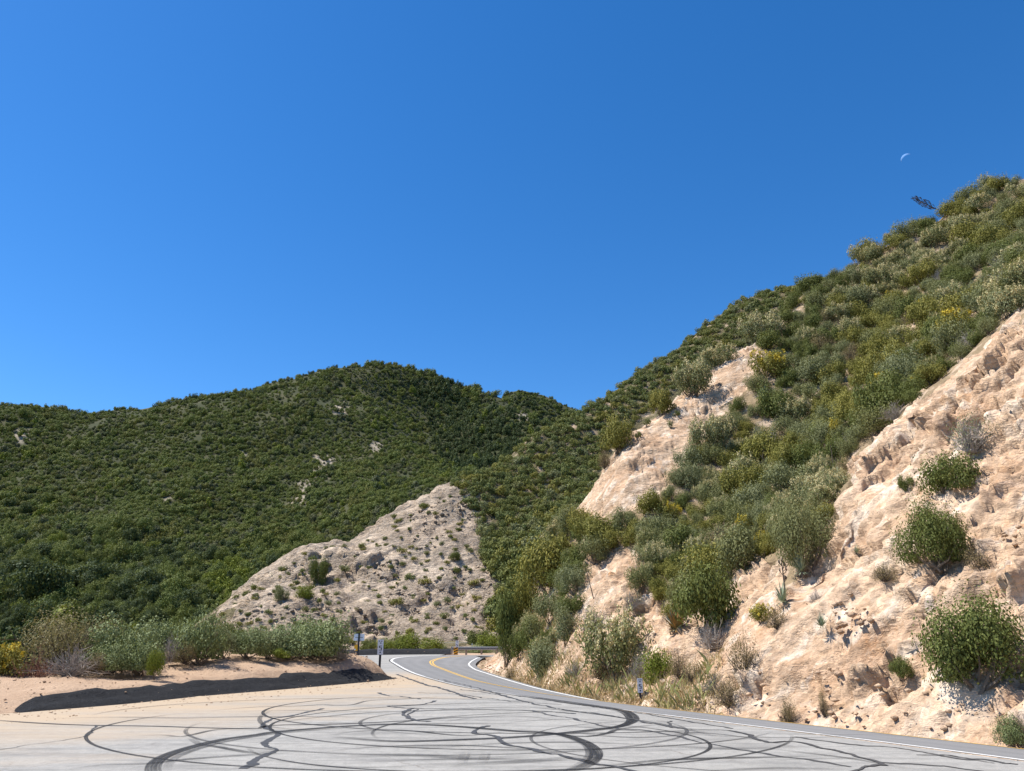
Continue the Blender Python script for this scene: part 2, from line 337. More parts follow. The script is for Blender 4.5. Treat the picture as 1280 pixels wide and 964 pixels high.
# ------------------------------------------------------------------ ground materials
def mat_rock(name, fine=1.0, brush=(.17,.125,.075), pale=0.0):
    t = NT(name)
    n1 = t.noise(.35*fine, 6, .62); n3 = t.noise(2.6*fine, 6, .7); n4 = t.noise(14*fine, 4, .7)
    c = t.ramp(n1, [(.28,(.45,.275,.16)),(.42,(.58,.405,.265)),(.55,(.64,.475,.325)),(.68,(.68,.53,.385)),(.8,(.55,.375,.245))])
    c = t.mix(t.ramp(n3, [(.48,0.),(.74,.55)]), c, (.74,.60,.455))
    c = t.mix(t.ramp(t.noise(.8*fine, 6, .72, dist=.6), [(.54,0.),(.70,.85)]), c, (.40,.215,.10))
    c = t.mix(t.ramp(t.noise(1.7*fine, 6, .75, co=t.stretch((.5,1.6,1.9),(.3,.8,.5)), dist=1.2), [(.32,.5),(.45,0.)]), c, (.31,.215,.145))
    c = t.mix(t.ramp(n4, [(.25,.35),(.5,0.)]), c, (.30,.20,.13))
    if fine == 1.0:
        fc = t.attr('facet'); c = t.mix(t.ramp(fc, [(.25,.55),(.45,0.)]), c, (.52,.36,.235)); c = t.mix(t.ramp(fc, [(.55,0.),(.8,.7)]), c, (.78,.665,.53))
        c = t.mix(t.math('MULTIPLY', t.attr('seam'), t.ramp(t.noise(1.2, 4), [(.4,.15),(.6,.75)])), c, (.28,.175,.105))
    c = t.mix(1.0, c, (.83,.80,.79), 'MULTIPLY')
    if pale:
        c = t.mix(pale, c, t.ramp(t.noise(2.2, 6, .8), [(.3,(.18,.15,.112)),(.46,(.36,.30,.232)),(.6,(.52,.455,.37)),(.75,(.40,.315,.235))]))
    soil = t.mix(t.noise(3*fine, 5), brush, tuple(v*1.9 for v in brush))
    soil = t.mix(t.ramp(t.noise(.9*fine, 5), [(.5,0.),(.62,.9)]), soil, (.48,.36,.26))
    a = t.attr('rock'); a2 = t.ramp(t.math('ADD', a, t.math('MULTIPLY', t.math('SUBTRACT', t.noise(1.3*fine, 5), .5), .9)), [(.4,0.),(.6,1.)])
    h = t.math('ADD', t.math('MULTIPLY', n4, .4), t.math('ADD', n3, t.math('MULTIPLY', t.noise(5.5*fine, 7, .72, co=t.stretch((.55,1.5,1.9),(.3,.8,.5)), dist=1.0), 1.3)))
    chips = []
    vb = t.n('ShaderNodeTexVoronoi', feature='F1'); vb.inputs['Scale'].default_value = 3.4*fine; vb.inputs['Detail'].default_value = 3; vb.inputs['Roughness'].default_value = .7
    wv = t.n('ShaderNodeVectorMath', operation='MULTIPLY_ADD'); nz = t.n('ShaderNodeTexNoise'); nz.inputs['Scale'].default_value = 2.2*fine; nz.inputs['Detail'].default_value = 5; t.l(t.co, nz.inputs['Vector'])
    t.l(nz.outputs['Color'], wv.inputs[0]); wv.inputs[1].default_value = (.5/fine,)*3; t.l(t.stretch((.55,1.2,1.7),(.3,.8,.5)), wv.inputs[2]); t.l(wv.outputs[0], vb.inputs['Vector'])
    h = t.math('ADD', t.math('MULTIPLY', h, .55 if fine == 1.0 else 1.), t.math('MULTIPLY', vb.outputs['Distance'], 1.2))
    for sc_, am_ in ((2.3, 1.5), (5.5, .8), (12., .4)):        # angular chips: each cell its own level
        vc = t.n('ShaderNodeTexVoronoi', feature='F1'); vc.inputs['Scale'].default_value = sc_*fine; t.l(wv.outputs[0], vc.inputs['Vector'])
        sp_ = t.n('ShaderNodeSeparateColor'); t.l(vc.outputs['Color'], sp_.inputs[0]); h = t.math('ADD', h, t.math('MULTIPLY', sp_.outputs[0], am_))
        if sc_ < 6: c_chip = t.ramp(sp_.outputs[1], [(.0,.80),(.5,1.),(1.,1.12)]); chips.append(c_chip)
    for ch in chips: c = t.mix(1.0, c, ch, 'MULTIPLY')
    t.col(t.mix(a2, soil, c))
    h = t.math('MULTIPLY', h, t.ramp(t.noise(.55*fine, 3, .5), [(.36,.30),(.62,1.25)]))
    t.bump(h, .55 if fine == 1.0 else .8, (.10 if fine == 1.0 else .16)/fine); t.b.inputs['Roughness'].default_value = .95; t.b.inputs['Specular IOR Level'].default_value = .12
    return t.m
M_ROCK = mat_rock('weathered_granite'); M_ROCKM = mat_rock('crumbling_granite', .3, (.12,.10,.055), .65)
def mat_dirt():
    t = NT('decomposed_granite_dirt'); c = t.ramp(t.noise(.6, 6, .6), [(.3,(.36,.245,.165)),(.55,(.43,.305,.21)),(.75,(.385,.275,.195))])
    c = t.mix(t.ramp(t.noise(26, 3, .7), [(.33,.6),(.5,0.)]), c, (.27,.18,.11)); c = t.mix(t.ramp(t.vor(17), [(.0,.75),(.16,0.)]), c, (.68,.55,.42))
    t.col(c); t.bump(t.math('ADD', t.noise(9, 6, .7), t.math('MULTIPLY', t.noise(1.5, 3), 2)), .7, .09); t.b.inputs['Roughness'].default_value = 1.0; t.b.inputs['Specular IOR Level'].default_value = .1; return t.m
M_DIRT = mat_dirt()
def mat_forest_floor():
    t = NT('leaf_litter_slope'); t.col(t.mix(t.ramp(t.attr('pale'), [(.25,0.),(.6,1.)]), t.mix(t.ramp(t.noise(.05, 5), [(.4,0.),(.7,1.)]), (.035,.042,.016), (.075,.07,.032)), t.mix(t.ramp(t.noise(.5, 6, .8), [(.35,0.),(.65,1.)]), (.10,.085,.05), (.42,.35,.27)))); t.b.inputs['Roughness'].default_value = 1; return t.m
M_FLOOR = mat_forest_floor()

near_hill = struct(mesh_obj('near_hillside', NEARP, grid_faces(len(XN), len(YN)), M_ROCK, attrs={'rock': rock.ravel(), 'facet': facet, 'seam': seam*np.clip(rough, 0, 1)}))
mid_hill = struct(mesh_obj('middle_hillside', PM, grid_faces(len(XM), len(YM)), M_ROCKM, attrs={'rock': rockm.ravel()}))
OUT = [(402,582,16),(372,628,10),(382,608,9),(212,620,8),(425,512,10),(470,558,8),(300,568,6),(655,520,7),(28,545,10)]
fq = project(np.stack([FX, FY, FZ], -1).reshape(-1,3)); pale = np.zeros(len(fq))
for ox, oy, r_ in OUT: pale = np.maximum(pale, np.exp(-((fq[:,0]-ox)**2+(fq[:,1]-oy)**2)/(r_*1.1)**2))
far_hill = struct(mesh_obj('far_mountain', np.stack([FX, FY, FZ], -1).reshape(-1,3), grid_faces(len(XF), len(YF)), M_FLOOR, smooth=True, attrs={'pale': pale}))
struct(mesh_obj('ground', [(-6000,-6000,-48),(6000,-6000,-48),(6000,6000,-48),(-6000,6000,-48)], [(0,1,2,3)], M_FLOOR))

# ------------------------------------------------------------------ parking lot, road, painted lines
DIKE = [G(*q) for q in [(-520,912),(-260,905),(-120,901),(-40,897),(30,890.5),(100,885),(180,878),(250,870.5),(330,864),(400,858),(450,853.5),(480,850.5),(497,848)]]
DIKE = smoothline(catmull(DIKE, .4), 7)
DT = np.gradient(DIKE, axis=0); DT /= np.linalg.norm(DT, axis=1)[:,None]; DN = np.c_[-DT[:,1], DT[:,0]]      # away from the lot
FARDIKE = np.array([(-21.0,73.0),(-17.5,77.5),(-13.6,81.5),(-9.2,84.0),(-6.4,84.6)]); FARDIKE = catmull(FARDIKE, .5)
lot = [tuple(p) for p in EDGE[(EDGE[:,1] < 79.5) | (EDGE[:,0] < -7)][:, :2]]
lot += [(-7.0,84.4)]+[tuple(p) for p in FARDIKE[::-1]]+[(-20,66),(-13,52),(-8.8,41)]+[tuple(p-DN[i]*-.12) for i, p in list(enumerate(DIKE))[::-1]]+[(-42,4),(-42,-30)]
def mat_lot():
    t = NT('sun_bleached_asphalt')
    c = t.ramp(t.noise(.22, 5, .6), [(.3,(.25,.238,.215)),(.5,(.33,.317,.29)),(.7,(.29,.277,.255))])
    c = t.mix(t.ramp(t.noise(38, 3, .8), [(.34,.65),(.52,0.)]), c, (.20,.195,.185)); c = t.mix(t.ramp(t.vor(55), [(.0,.6),(.25,0.)]), c, (.66,.64,.60))
    c = t.mix(t.ramp(t.noise(1.1, 6, .7, co=t.stretch((.35,1.5,1),(0,0,.15))), [(.46,0.),(.68,.55)]), c, (.17,.166,.158))       # tyre grime
    c = t.mix(t.ramp(t.noise(2.0, 6, .7, co=t.stretch((.16,1.6,1),(0,0,-.2))), [(.50,0.),(.66,.55)]), c, (.13,.127,.122))
    c = t.mix(t.ramp(t.noise(5, 6, .8), [(.35,.45),(.55,0.)]), c, (.15,.145,.135)); c = t.mix(t.ramp(t.noise(3.2, 6, .8), [(.55,0.),(.7,.5)]), c, (.40,.385,.355))
    wob = t.n('ShaderNodeVectorMath', operation='ADD'); ns = t.n('ShaderNodeTexNoise'); ns.inputs['Scale'].default_value = .9; ns.inputs['Detail'].default_value = 5; t.l(t.co, ns.inputs['Vector']); t.l(t.co, wob.inputs[0]); t.l(ns.outputs['Color'], wob.inputs[1])
    cr = t.vor(.28, 'DISTANCE_TO_EDGE', co=wob.outputs[0]); c = t.mix(t.math('MULTIPLY', t.ramp(cr, [(.0,.75),(.006,0.)]), t.ramp(t.noise(.35, 3), [(.45,0.),(.6,1.)])), c, (.16,.14,.12))
    sep = t.n('ShaderNodeSeparateXYZ'); t.l(t.co, sep.inputs[0])
    dust = t.attr('dust'); dd = t.math('ADD', dust, t.math('MULTIPLY', t.math('SUBTRACT', t.noise(.5, 6, .65, co=t.stretch((.4,1.6,1),(0,0,.35))), .5), 1.1))
    c = t.mix(t.ramp(dd, [(.30,0.),(.95,.9)]), c, t.mix(t.noise(30, 3), (.34,.25,.16), (.46,.36,.25)))
    t.col(c); t.bump(t.noise(60, 4, .7), .45, .012); t.b.inputs['Roughness'].default_value = .9; return t.m
M_LOT = mat_lot()
# the lot as a grid clipped to its outline so dust can be stored where the dirt washes over it
lotp = np.array(lot); gx = np.arange(-40, 16, .5); gy = np.arange(-30, 86, .5)
import bmesh
def flat_poly(name, pts, z, mat, cut=2.0, parent=None):
    bm = bmesh.new(); f = bm.faces.new([bm.verts.new((p[0], p[1], z)) for p in pts])
    f.normal_update()
    bmesh.ops.triangulate(bm, faces=[f], ngon_method='EAR_CLIP')
    for ax in (0, 1):
        lo, hi = min(p[ax] for p in pts), max(p[ax] for p in pts)
        for v in np.arange(lo+cut, hi, cut):
            co = [0,0,0]; co[ax] = v; no = [0,0,0]; no[ax] = 1
            bmesh.ops.bisect_plane(bm, geom=bm.verts[:]+bm.edges[:]+bm.faces[:], plane_co=co, plane_no=no)
    bmesh.ops.recalc_face_normals(bm, faces=bm.faces[:])
    if sum(f.normal.z*f.calc_area() for f in bm.faces) < 0: bmesh.ops.reverse_faces(bm, faces=bm.faces[:])
    me = bpy.data.meshes.new(name); bm.to_mesh(me); bm.free(); me.materials.append(mat); o = bpy.data.objects.new(name, me); C.objects.link(o)
    if parent: o.parent = parent
    return o
lot_o = struct(flat_poly('parking_lot', lot, 0.0, M_LOT, 1.5))
co = np.empty(len(lot_o.data.vertices)*3); lot_o.data.vertices.foreach_get('co', co); co = co.reshape(-1,3)
dl = np.sqrt(((co[:,None,:2]-DIKE[None])**2).sum(2)).min(1)
au = lot_o.data.attributes.new('dust', 'FLOAT', 'POINT'); au.data.foreach_set('value', np.clip(1.05-dl/10.5, 0, 1).astype(np.float32))

def mat_road():
    t = NT('worn_road_asphalt'); c = t.ramp(t.noise(.4, 4), [(.3,(.165,.163,.16)),(.7,(.205,.202,.198))])
    c = t.mix(t.ramp(t.noise(45, 3, .8), [(.35,.6),(.55,0.)]), c, (.12,.12,.12)); c = t.mix(t.ramp(t.vor(60), [(.0,.5),(.22,0.)]), c, (.40,.39,.375))
    w = t.attr('across'); c = t.mix(t.ramp(w, [(.1,0.),(.17,.28),(.24,0.),(.32,.28),(.4,0.),(.6,0.),(.68,.28),(.75,0.),(.83,.28),(.9,0.)]), c, (.25,.245,.24))
    t.col(c); t.bump(t.noise(60, 4), .4, .01); t.b.inputs['Roughness'].default_value = .88; return t.m
M_ROAD = mat_road()
def strip(name, idx, ws, dz, mat, parent=None, attr=False):
    V = []; A = []
    for i in idx:
        for w in ws: V.append(road_pt(i, w, dz)); A.append(w/ROADW)
    return mesh_obj(name, V, grid_faces(len(ws), len(idx)), mat, parent, attrs={'across': A} if attr else None)
IDX = list(range(len(EDGE)))
road = struct(strip('road', IDX, [.05,.6,1.7,2.7,LANE,4.3,5.4,ROADW,ROADW+.35], .004, M_ROAD, attr=True))
def mat_paint(name, col, wear=.5):
    t = NT(name); t.col(t.mix(t.ramp(t.noise(7, 6, .75), [(wear,0.),(wear+.2,.8)]), col, (.26,.255,.245))); t.b.inputs['Roughness'].default_value = .7; return t.m
M_WHITE = mat_paint('white_road_paint', (.70,.69,.66), .47); M_WORN = mat_paint('worn_white_paint', (.60,.59,.56), .42); M_YEL = mat_paint('yellow_road_paint', (.66,.39,.06), .48)
def near(i, lo, hi): return [k for k in IDX if lo <= EDGE[k,1] <= hi]
k0 = int(np.argmin(np.abs(ES-ES[np.argmin(np.hypot(EDGE[:,0]-2.9, EDGE[:,1]-18.7))]))); k1 = int(np.argmin(np.hypot(EDGE[:,0]+4.2, EDGE[:,1]-36)))
strip('edge_line', IDX[:k0], [.12,.29], .010, M_WHITE, road); strip('edge_line', IDX[k0-1:k1+1], [.12,.27], .010, M_WORN, road); strip('edge_line', IDX[k1:], [.12,.30], .010, M_WHITE, road)
strip('centre_line', IDX, [LANE-.17,LANE-.05], .010, M_YEL, road); strip('centre_line', IDX, [LANE+.05,LANE+.17], .010, M_YEL, road)
def clean_inner(w, dz):
    L = np.array([road_pt(i, w, dz) for i in IDX]); kp = [0]
    for i in IDX[1:]:
        if (L[i,:2]-L[kp[-1],:2])@TAN[i] > .05: kp.append(i)
    return L[kp]
a = clean_inner(ROADW-.22, .010)
def ribbon3(name, L, w, mat, parent=None, dz=0.0):
    L = np.array(L); T = np.gradient(L[:,:2], axis=0); T /= np.linalg.norm(T, axis=1)[:,None]+1e-9; N = np.c_[T[:,1], -T[:,0]]; w = np.broadcast_to(w, len(L))[:,None]
    A = np.c_[L[:,:2]-N*w/2, L[:,2]+dz]; B = np.c_[L[:,:2]+N*w/2, L[:,2]+dz]
    V = np.empty((2*len(L), 3)); V[0::2] = A; V[1::2] = B
    s = np.r_[0, np.cumsum(np.linalg.norm(np.diff(L[:,:2], axis=0), axis=1))]
    o = mesh_obj(name, V, grid_faces(2, len(L)), mat, parent, attrs={'along': np.repeat(s, 2), 'side': np.tile([0., 1.], len(L)), 'end': np.repeat(np.minimum(s, s[-1]-s), 2)})
    return o
ribbon3('edge_line', a, .14, M_WHITE, road)

# ------------------------------------------------------------------ skid marks and tar-sealed cracks lying on the lot
def mat_skid(name, dark, cover):
    t = NT(name); t.col((dark, dark, dark*1.02)); t.b.inputs['Roughness'].default_value = .75
    side = t.attr('side'); end = t.attr('end'); al = t.attr('along')
    cmb = t.n('ShaderNodeCombineXYZ'); t.l(t.math('MULTIPLY', al, .8), cmb.inputs[0]); t.l(t.math('MULTIPLY', side, 7.0), cmb.inputs[1])
    st = t.ramp(t.noise(1.6, 4, .6, co=cmb.outputs[0]), [(.34,.3),(.54,1.)])
    ed = t.ramp(side, [(0.,0.),(.06,1.),(.94,1.),(1.,0.)]); en = t.ramp(t.math('DIVIDE', end, 2.0), [(0.,0.),(1.,1.)])
    spk = t.ramp(t.noise(40, 3, .8), [(.3,.55),(.55,1.)])
    fac = t.math('MULTIPLY', t.math('MULTIPLY', st, ed), t.math('MULTIPLY', t.math('MULTIPLY', en, spk), cover))
    tr = t.n('ShaderNodeBsdfTransparent'); mx = t.n('ShaderNodeMixShader'); t.l(fac, mx.inputs[0]); t.l(tr.outputs[0], mx.inputs[1]); t.l(t.b.outputs[0], mx.inputs[2]); t.l(mx.outputs[0], t.out.inputs[0]); return t.m
M_SKID = mat_skid('tyre_rubber_mark', .022, 1.0); M_FAINT = mat_skid('faint_tyre_mark', .045, .65)
def mat_tar():
    t = NT('crack_sealing_tar'); t.col(t.mix(t.noise(12, 4), (.035,.035,.037), (.085,.083,.08))); t.b.inputs['Roughness'].default_value = .55; return t.m
M_TAR = mat_tar()
zl = [0]
def lotline(name, pxs, w, mat, wob=0.0, step=.18):
    zl[0] += 1; z = .004+.0007*(zl[0] % 9)
    pts = [np.r_[G(x, y), 0] for x, y in pxs]; L = catmull(pts, step)
    if wob:
        for i in range(1, len(L)-1): pass
        L[:,0] += wob*fbm(np.c_[L[:,:2]*1.9, np.full(len(L), zl[0]*3.1)], 5, .62); L[:,1] += wob*2.2*fbm(np.c_[L[:,:2]*1.3+40, np.full(len(L), zl[0]*3.1)], 5, .62)
        w = w*(.55+.9*np.clip(.5+.9*perlin(np.c_[L[:,:2]*1.6, np.full(len(L), zl[0]*1.)]), 0, 1.3))
    L[:,2] = z; return ribbon3(name, L, w, mat, lot_o)
W = .21
for pts, w, m in [
 ([(-40,898),(0,901),(63,905),(121,907),(192,908),(253,910),(320,911),(340,907),(431,905),(512,901),(573,897),(640,895)], .13, M_SKID),
 ([(157,921),(202,919),(228,921),(266,913),(294,911),(345,908)], .12, M_SKID),
 ([(238,922),(249,930),(278,935),(320,942),(345,939),(380,938)], .14, M_SKID),
 ([(640,913),(548,907),(482,906),(421,909),(348,915),(320,919),(278,925),(240,934),(210,944),(195,953),(191,964),(200,980)], W, M_SKID),
 ([(482,908),(421,911),(348,917),(300,924),(262,932),(226,944),(212,954),(208,966)], .13, M_FAINT),
 ([(482,906),(548,907),(640,914),(691,917),(723,925),(741,935),(745,944),(736,955),(713,964),(680,975)], W, M_SKID),
 ([(700,920),(728,930),(736,940),(734,948),(722,957),(700,966)], .12, M_FAINT),
 ([(78,964),(127,957),(187,955),(228,950),(314,944),(380,941)], .12, M_SKID),
 ([(283,962),(304,960),(320,954),(345,950)], .16, M_SKID),
 ([(250,890),(320,884),(371,883),(403,881),(419,882),(441,881),(462,876),(507,874),(560,870)], .12, M_FAINT),
 ([(410,920),(441,915),(482,913),(517,914),(563,919),(596,919),(640,914)], .12, M_SKID),
 ([(410,920),(447,924),(492,927),(548,926),(624,923),(640,922),(691,918),(762,910),(782,906),(793,900),(789,893),(772,887),(741,882),(670,872),(640,868)], W, M_SKID),
 ([(691,921),(740,914),(772,909),(786,903),(786,897),(776,890),(750,885)], .16, M_SKID),
 ([(739,964),(762,958),(812,952),(863,949),(960,947),(1040,945)], .14, M_SKID),
 ([(640,911),(665,914),(724,921),(759,917),(774,912),(830,905)], .12, M_SKID),
 ([(860,966),(960,961),(1060,962)], .14, M_SKID),
 ([(583,940),(579,948),(576,956)], .16, M_FAINT),([(588,940),(584,948),(581,956)], .06, M_FAINT),([(608,940),(605,948),(602,955)], .16, M_FAINT),([(613,940),(610,948),(607,955)], .06, M_FAINT),
 ([(420,948),(500,944),(600,948),(680,944)], .3, M_FAINT),([(430,932),(520,934),(600,931)], .25, M_FAINT),([(800,930),(900,936),(1000,934)], .25, M_FAINT),([(500,958),(640,953),(760,944)], .3, M_FAINT),
 ([(330,905),(380,899),(450,892),(520,889),(640,887)], .12, M_FAINT),([(340,888),(325,897),(335,908),(400,915)], .10, M_FAINT),
 ([(640,882),(720,890),(820,904),(900,922)], .12, M_FAINT),([(960,936),(1060,948),(1140,962)], .14, M_SKID),([(680,905),(780,913),(900,918),(1000,935)], .10, M_FAINT)]:
    lotline('skid_mark', pts, w, m)
for cx, cy, rr, a0, a1, w_, m_ in [(.4,17.2,4.6,10,330,.065,M_SKID),(.4,17.2,3.1,40,250,.08,M_FAINT),(-1.6,16.0,5.6,150,400,.065,M_SKID),(-1.6,16.0,4.1,170,380,.08,M_FAINT),(2.6,15.2,4.2,-60,200,.065,M_SKID),(-3.2,18.5,5.0,-20,190,.065,M_SKID),(-.6,14.0,3.4,200,420,.065,M_SKID),(1.2,20.5,6.0,140,330,.08,M_SKID),(4.4,13.6,3.6,100,280,.06,M_FAINT)]:
    zl[0] += 1; aa = np.radians(np.arange(a0, a1, 3.)); rad_ = rr*(1+.06*np.sin(aa*1.7+cx)); L = np.c_[cx+rad_*1.15*np.cos(aa), cy+rad_*.95*np.sin(aa), np.full(len(aa), .004+.0007*(zl[0] % 9))]
    dE = ((L[:,None,:2]-EDGE[None])**2).sum(2).argmin(1); inside_lot = ((L[:,:2]-EDGE[dE])*NRM[dE]).sum(1) < -.3; runs = np.split(np.arange(len(L)), np.where(np.diff(inside_lot.astype(int)) != 0)[0]+1)
    for r_ in runs:
        if inside_lot[r_[0]] and len(r_) > 8: ribbon3('skid_mark', L[r_], w_, m_, lot_o)
_r = np.random.default_rng(8)
for _k in range(16):
    x0 = 150+900*_r.random(); y0 = 885+70*_r.random()+max(0, (x0-640)*.06); L_ = 120+260*_r.random(); b = (_r.random()-.5)*26; c0 = (_r.random()-.5)*10
    lotline('skid_mark', [(x0+L_*u-L_/2, y0+b*(4*u*(1-u)-.5)+c0*u) for u in np.linspace(0, 1, 6)], .08+.08*_r.random(), M_FAINT)
for pts, w in [
 ([(402,886),(371,893),(345,898),(333,903),(335,910),(348,915),(345,920),(331,929),(343,938),(330,945),(320,954),(300,962)], .11),
 ([(474,866),(482,869),(502,871),(524,874)], .11),([(545,876),(533,880),(512,882),(485,883),(522,886),(640,888),(720,892)], .10),
 ([(516,886),(503,890),(507,895),(517,900),(535,903)], .12),([(523,887),(510,893),(514,898)], .05),
 ([(609,907),(593,916),(621,921),(631,930),(640,932),(678,940),(721,949),(762,959),(802,966)], .10),
 ([(495,843),(523,853),(535,857),(553,861),(573,868),(593,874)], .13),([(553,850),(600,861),(640,873),(691,885),(749,893),(802,902),(850,911),(918,915),(960,928),(990,928),(1046,939),(1097,953),(1092,959),(1061,965)], .085),
 ([(663,888),(691,895),(718,899),(762,909),(817,915),(888,930),(960,943),(1011,950),(1066,960)], .085),
 ([(1097,953),(1170,957),(1238,966)], .08),([(993,922),(1071,931),(1122,935),(1195,948),(1226,949),(1280,958)], .08),
 ([(640,869),(700,878),(780,889),(830,897),(920,912)], .06),([(121,907),(112,918),(90,924),(40,931),(0,937)], .025),([(575,862),(620,868),(660,878)], .06),
 ([(520,866),(570,868),(640,877),(700,881)], .05),([(840,902),(836,908),(850,911)], .06),([(1150,945),(1195,946),(1240,954)], .05)]:
    lotline('crack_seal', pts, w*.85, M_TAR, wob=.065, step=.07)

# ------------------------------------------------------------------ asphalt berm and dirt bank on the canyon side
def mat_berm():
    t = NT('dark_berm_asphalt'); c = t.mix(t.noise(3, 6, .7), (.016,.0165,.018), (.046,.047,.05)); c = t.mix(t.ramp(t.noise(22, 3, .8), [(.62,0.),(.78,.5)]), c, (.11,.105,.10))
    c = t.mix(t.ramp(t.noise(1.1, 7, .75, dist=.8), [(.60,0.),(.70,.5)]), c, (.16,.135,.11)); t.col(c); t.bump(t.noise(9, 7, .75), 1.0, .09); t.b.inputs['Specular IOR Level'].default_value = .08; t.b.inputs['Roughness'].default_value = .95; return t.m
M_BERM = mat_berm()
crest_px = np.array([(-300,850),(-100,848),(0,846),(60,843),(120,837),(160,829),(200,819),(250,816),(300,815),(350,816),(400,817.5),(430,817),(450,821),(465,828),(480,838),(497,848)])
def bank_rows():
    rows = []
    for i, p in enumerate(DIKE):
        bpx = project([[p[0], p[1], 0]])[0,0]; fr = np.clip((bpx-20)/440, 0, 1); endt = np.clip((497-bpx)/45, 0, 1)
        dk = np.clip((bpx-22)/40, 0, 1)*np.clip((500-bpx)/22, 0, 1)
        hq, wq = (.25+.20*fr)*dk, (.85+.25*fr)*(.3+.7*dk)
        cy = np.interp(bpx, crest_px[:,0], crest_px[:,1]); q = 1.2+4.6*endt
        c = p+DN[i]*q; pxc = project([[c[0], c[1], .8]])[0,0]; cy = np.interp(pxc, crest_px[:,0], crest_px[:,1]); zc = max(U(pxc, cy, c[1])[2], hq*.9)
        zc = zc if endt > .01 else .05
        rows.append((p, DN[i], hq, wq, q, zc, endt))
    return rows
BR = bank_rows()
# berm
us = np.linspace(0, 1, 9); V = []
sel = [i for i, p in enumerate(DIKE) if project([[p[0], p[1], 0]])[0,0] > 24]
for i in sel:
    p, n, hq, wq, q, zc, e = BR[i]
    for u in us:
        prof = hq*(u*1.25 if u < .7 else .875+.125*math.sin((u-.7)/.3*math.pi/2)) if u < .95 else hq*.9
        w = perlin(np.array([[p[0]*1.5, p[1]*1.5, u*3.]]))[0]
        V.append((p[0]+n[0]*(wq*u-.02), p[1]+n[1]*(wq*u-.02), prof*(1+.10*w)+(.05*w+.05*perlin(np.array([[p[0]*5.5, p[1]*5.5, u*7.]]))[0])*(u > 0)*min(1, hq*5)-.005*(u == 0)))
berm = struct(mesh_obj('asphalt_berm', V, grid_faces(len(us), len(sel)), M_BERM))
# bank
qs = np.r_[np.linspace(0, 1, 26), np.linspace(1.06, 3.2, 16)]; V = []
for i, (p, n, hq, wq, q, zc, e) in enumerate(BR):
    for u in qs:
        dd = q*u
        if u <= 1:
            lin = min(dd/wq, 1)*hq*.97; s = np.clip((dd-wq*.6)/(q-wq*.6), 0, 1); z = lin*(1-s)+zc*(1-(1-s)**1.7) if hq > .02 else zc*(1-(1-u)**1.5)
            if dd < wq*.8 and hq > .05: z -= .04
        else: z = zc-((u-1)*q)**1.5*.36-.02
        V.append((p[0]+n[0]*dd, p[1]+n[1]*dd, z-(.03 if u == 0 else 0)))
V = np.array(V); lump = .05*fbm(V*1.1, 4)+.10*fbm(V*.35, 3); edge = np.tile(np.clip(qs*4, 0, 1), len(BR)); V[:,2] += lump*edge*np.repeat([.15+.85*b[6] for b in BR], len(qs))
BANKV = V.copy()
bank = struct(mesh_obj('dirt_bank', V, grid_faces(len(qs), len(BR)), M_DIRT, smooth=True))
def bank_z(x, y):
    k = ((BANKV[:,0]-x)**2+(BANKV[:,1]-y)**2).argmin(); return BANKV[k,2]
# nose of the bank beside the far pavement, then the far berm
V = []
for k, p in enumerate(FARDIKE):
    t = FARDIKE[min(k+1, len(FARDIKE)-1)]-FARDIKE[max(k-1, 0)]; t /= np.linalg.norm(t); n = np.array([-t[1], t[0]])
    for u in us: V.append((p[0]+n[0]*u*1.3, p[1]+n[1]*u*1.3, .55*math.sin(min(u*1.3, 1)*math.pi/2)*(1 if u < .9 else .6)*(1+.2*perlin(np.array([[p[0], p[1], 2.]]))[0])))
struct(mesh_obj('asphalt_berm', V, grid_faces(len(us), len(FARDIKE)), M_BERM))
# dirt terrace beyond the bend that carries the far shrubs, the guardrail verge and the next stretch of road
tx = np.arange(-34, 40, .8); ty = np.arange(66, 132, .8); TX, TY = np.meshgrid(tx, ty)
dd, zz = road_dist(TX, TY, np.c_[EDGE, np.zeros(len(EDGE))]); fd = np.sqrt(((np.stack([TX, TY], -1)[:,:,None]-FARDIKE[None,None])**2).sum(3)).min(2)
out = np.clip(-dd, 0, None)
TZ = np.where(dd > 0, -1.2-dd*.05, np.where((TY < 76) & (TX < -12), -2.0, -.03))
fl = (TX < -7.5)
line_y = np.interp(TX, FARDIKE[:,0], FARDIKE[:,1])
beyond = TY-line_y
TZ = np.where(fl, np.where(beyond > .3, np.clip(.30-(beyond-1)*.02, -.5, .4), -.6), TZ)
TZ += .10*n2(TX, TY, 3, 7.7)*(TZ > -.1); TZ -= np.clip((-TX-16)/6, 0, 1)*4*np.clip((-TX-16)/6, 0, 1)
TZ += np.clip((TY-98)/10, 0, 1)*np.where(TX > -18, .65, 0)
struct(mesh_obj('roadside_terrace', np.stack([TX, TY, TZ], -1).reshape(-1,3), grid_faces(len(tx), len(ty)), M_DIRT, smooth=True))
FR = catmull(np.array([(34,104,.95),(20,111,1.0),(6,114,1.0),(-8,114.5,1.0),(-18,111,.9)]), .6)
fr = struct(ribbon3('road', FR, 6.6, M_ROAD)); ribbon3('edge_line', FR+np.array([0,2.9,.01]), .2, M_WHITE, fr); ribbon3('edge_line', FR+np.array([0,-2.9,.01]), .2, M_WHITE, fr)

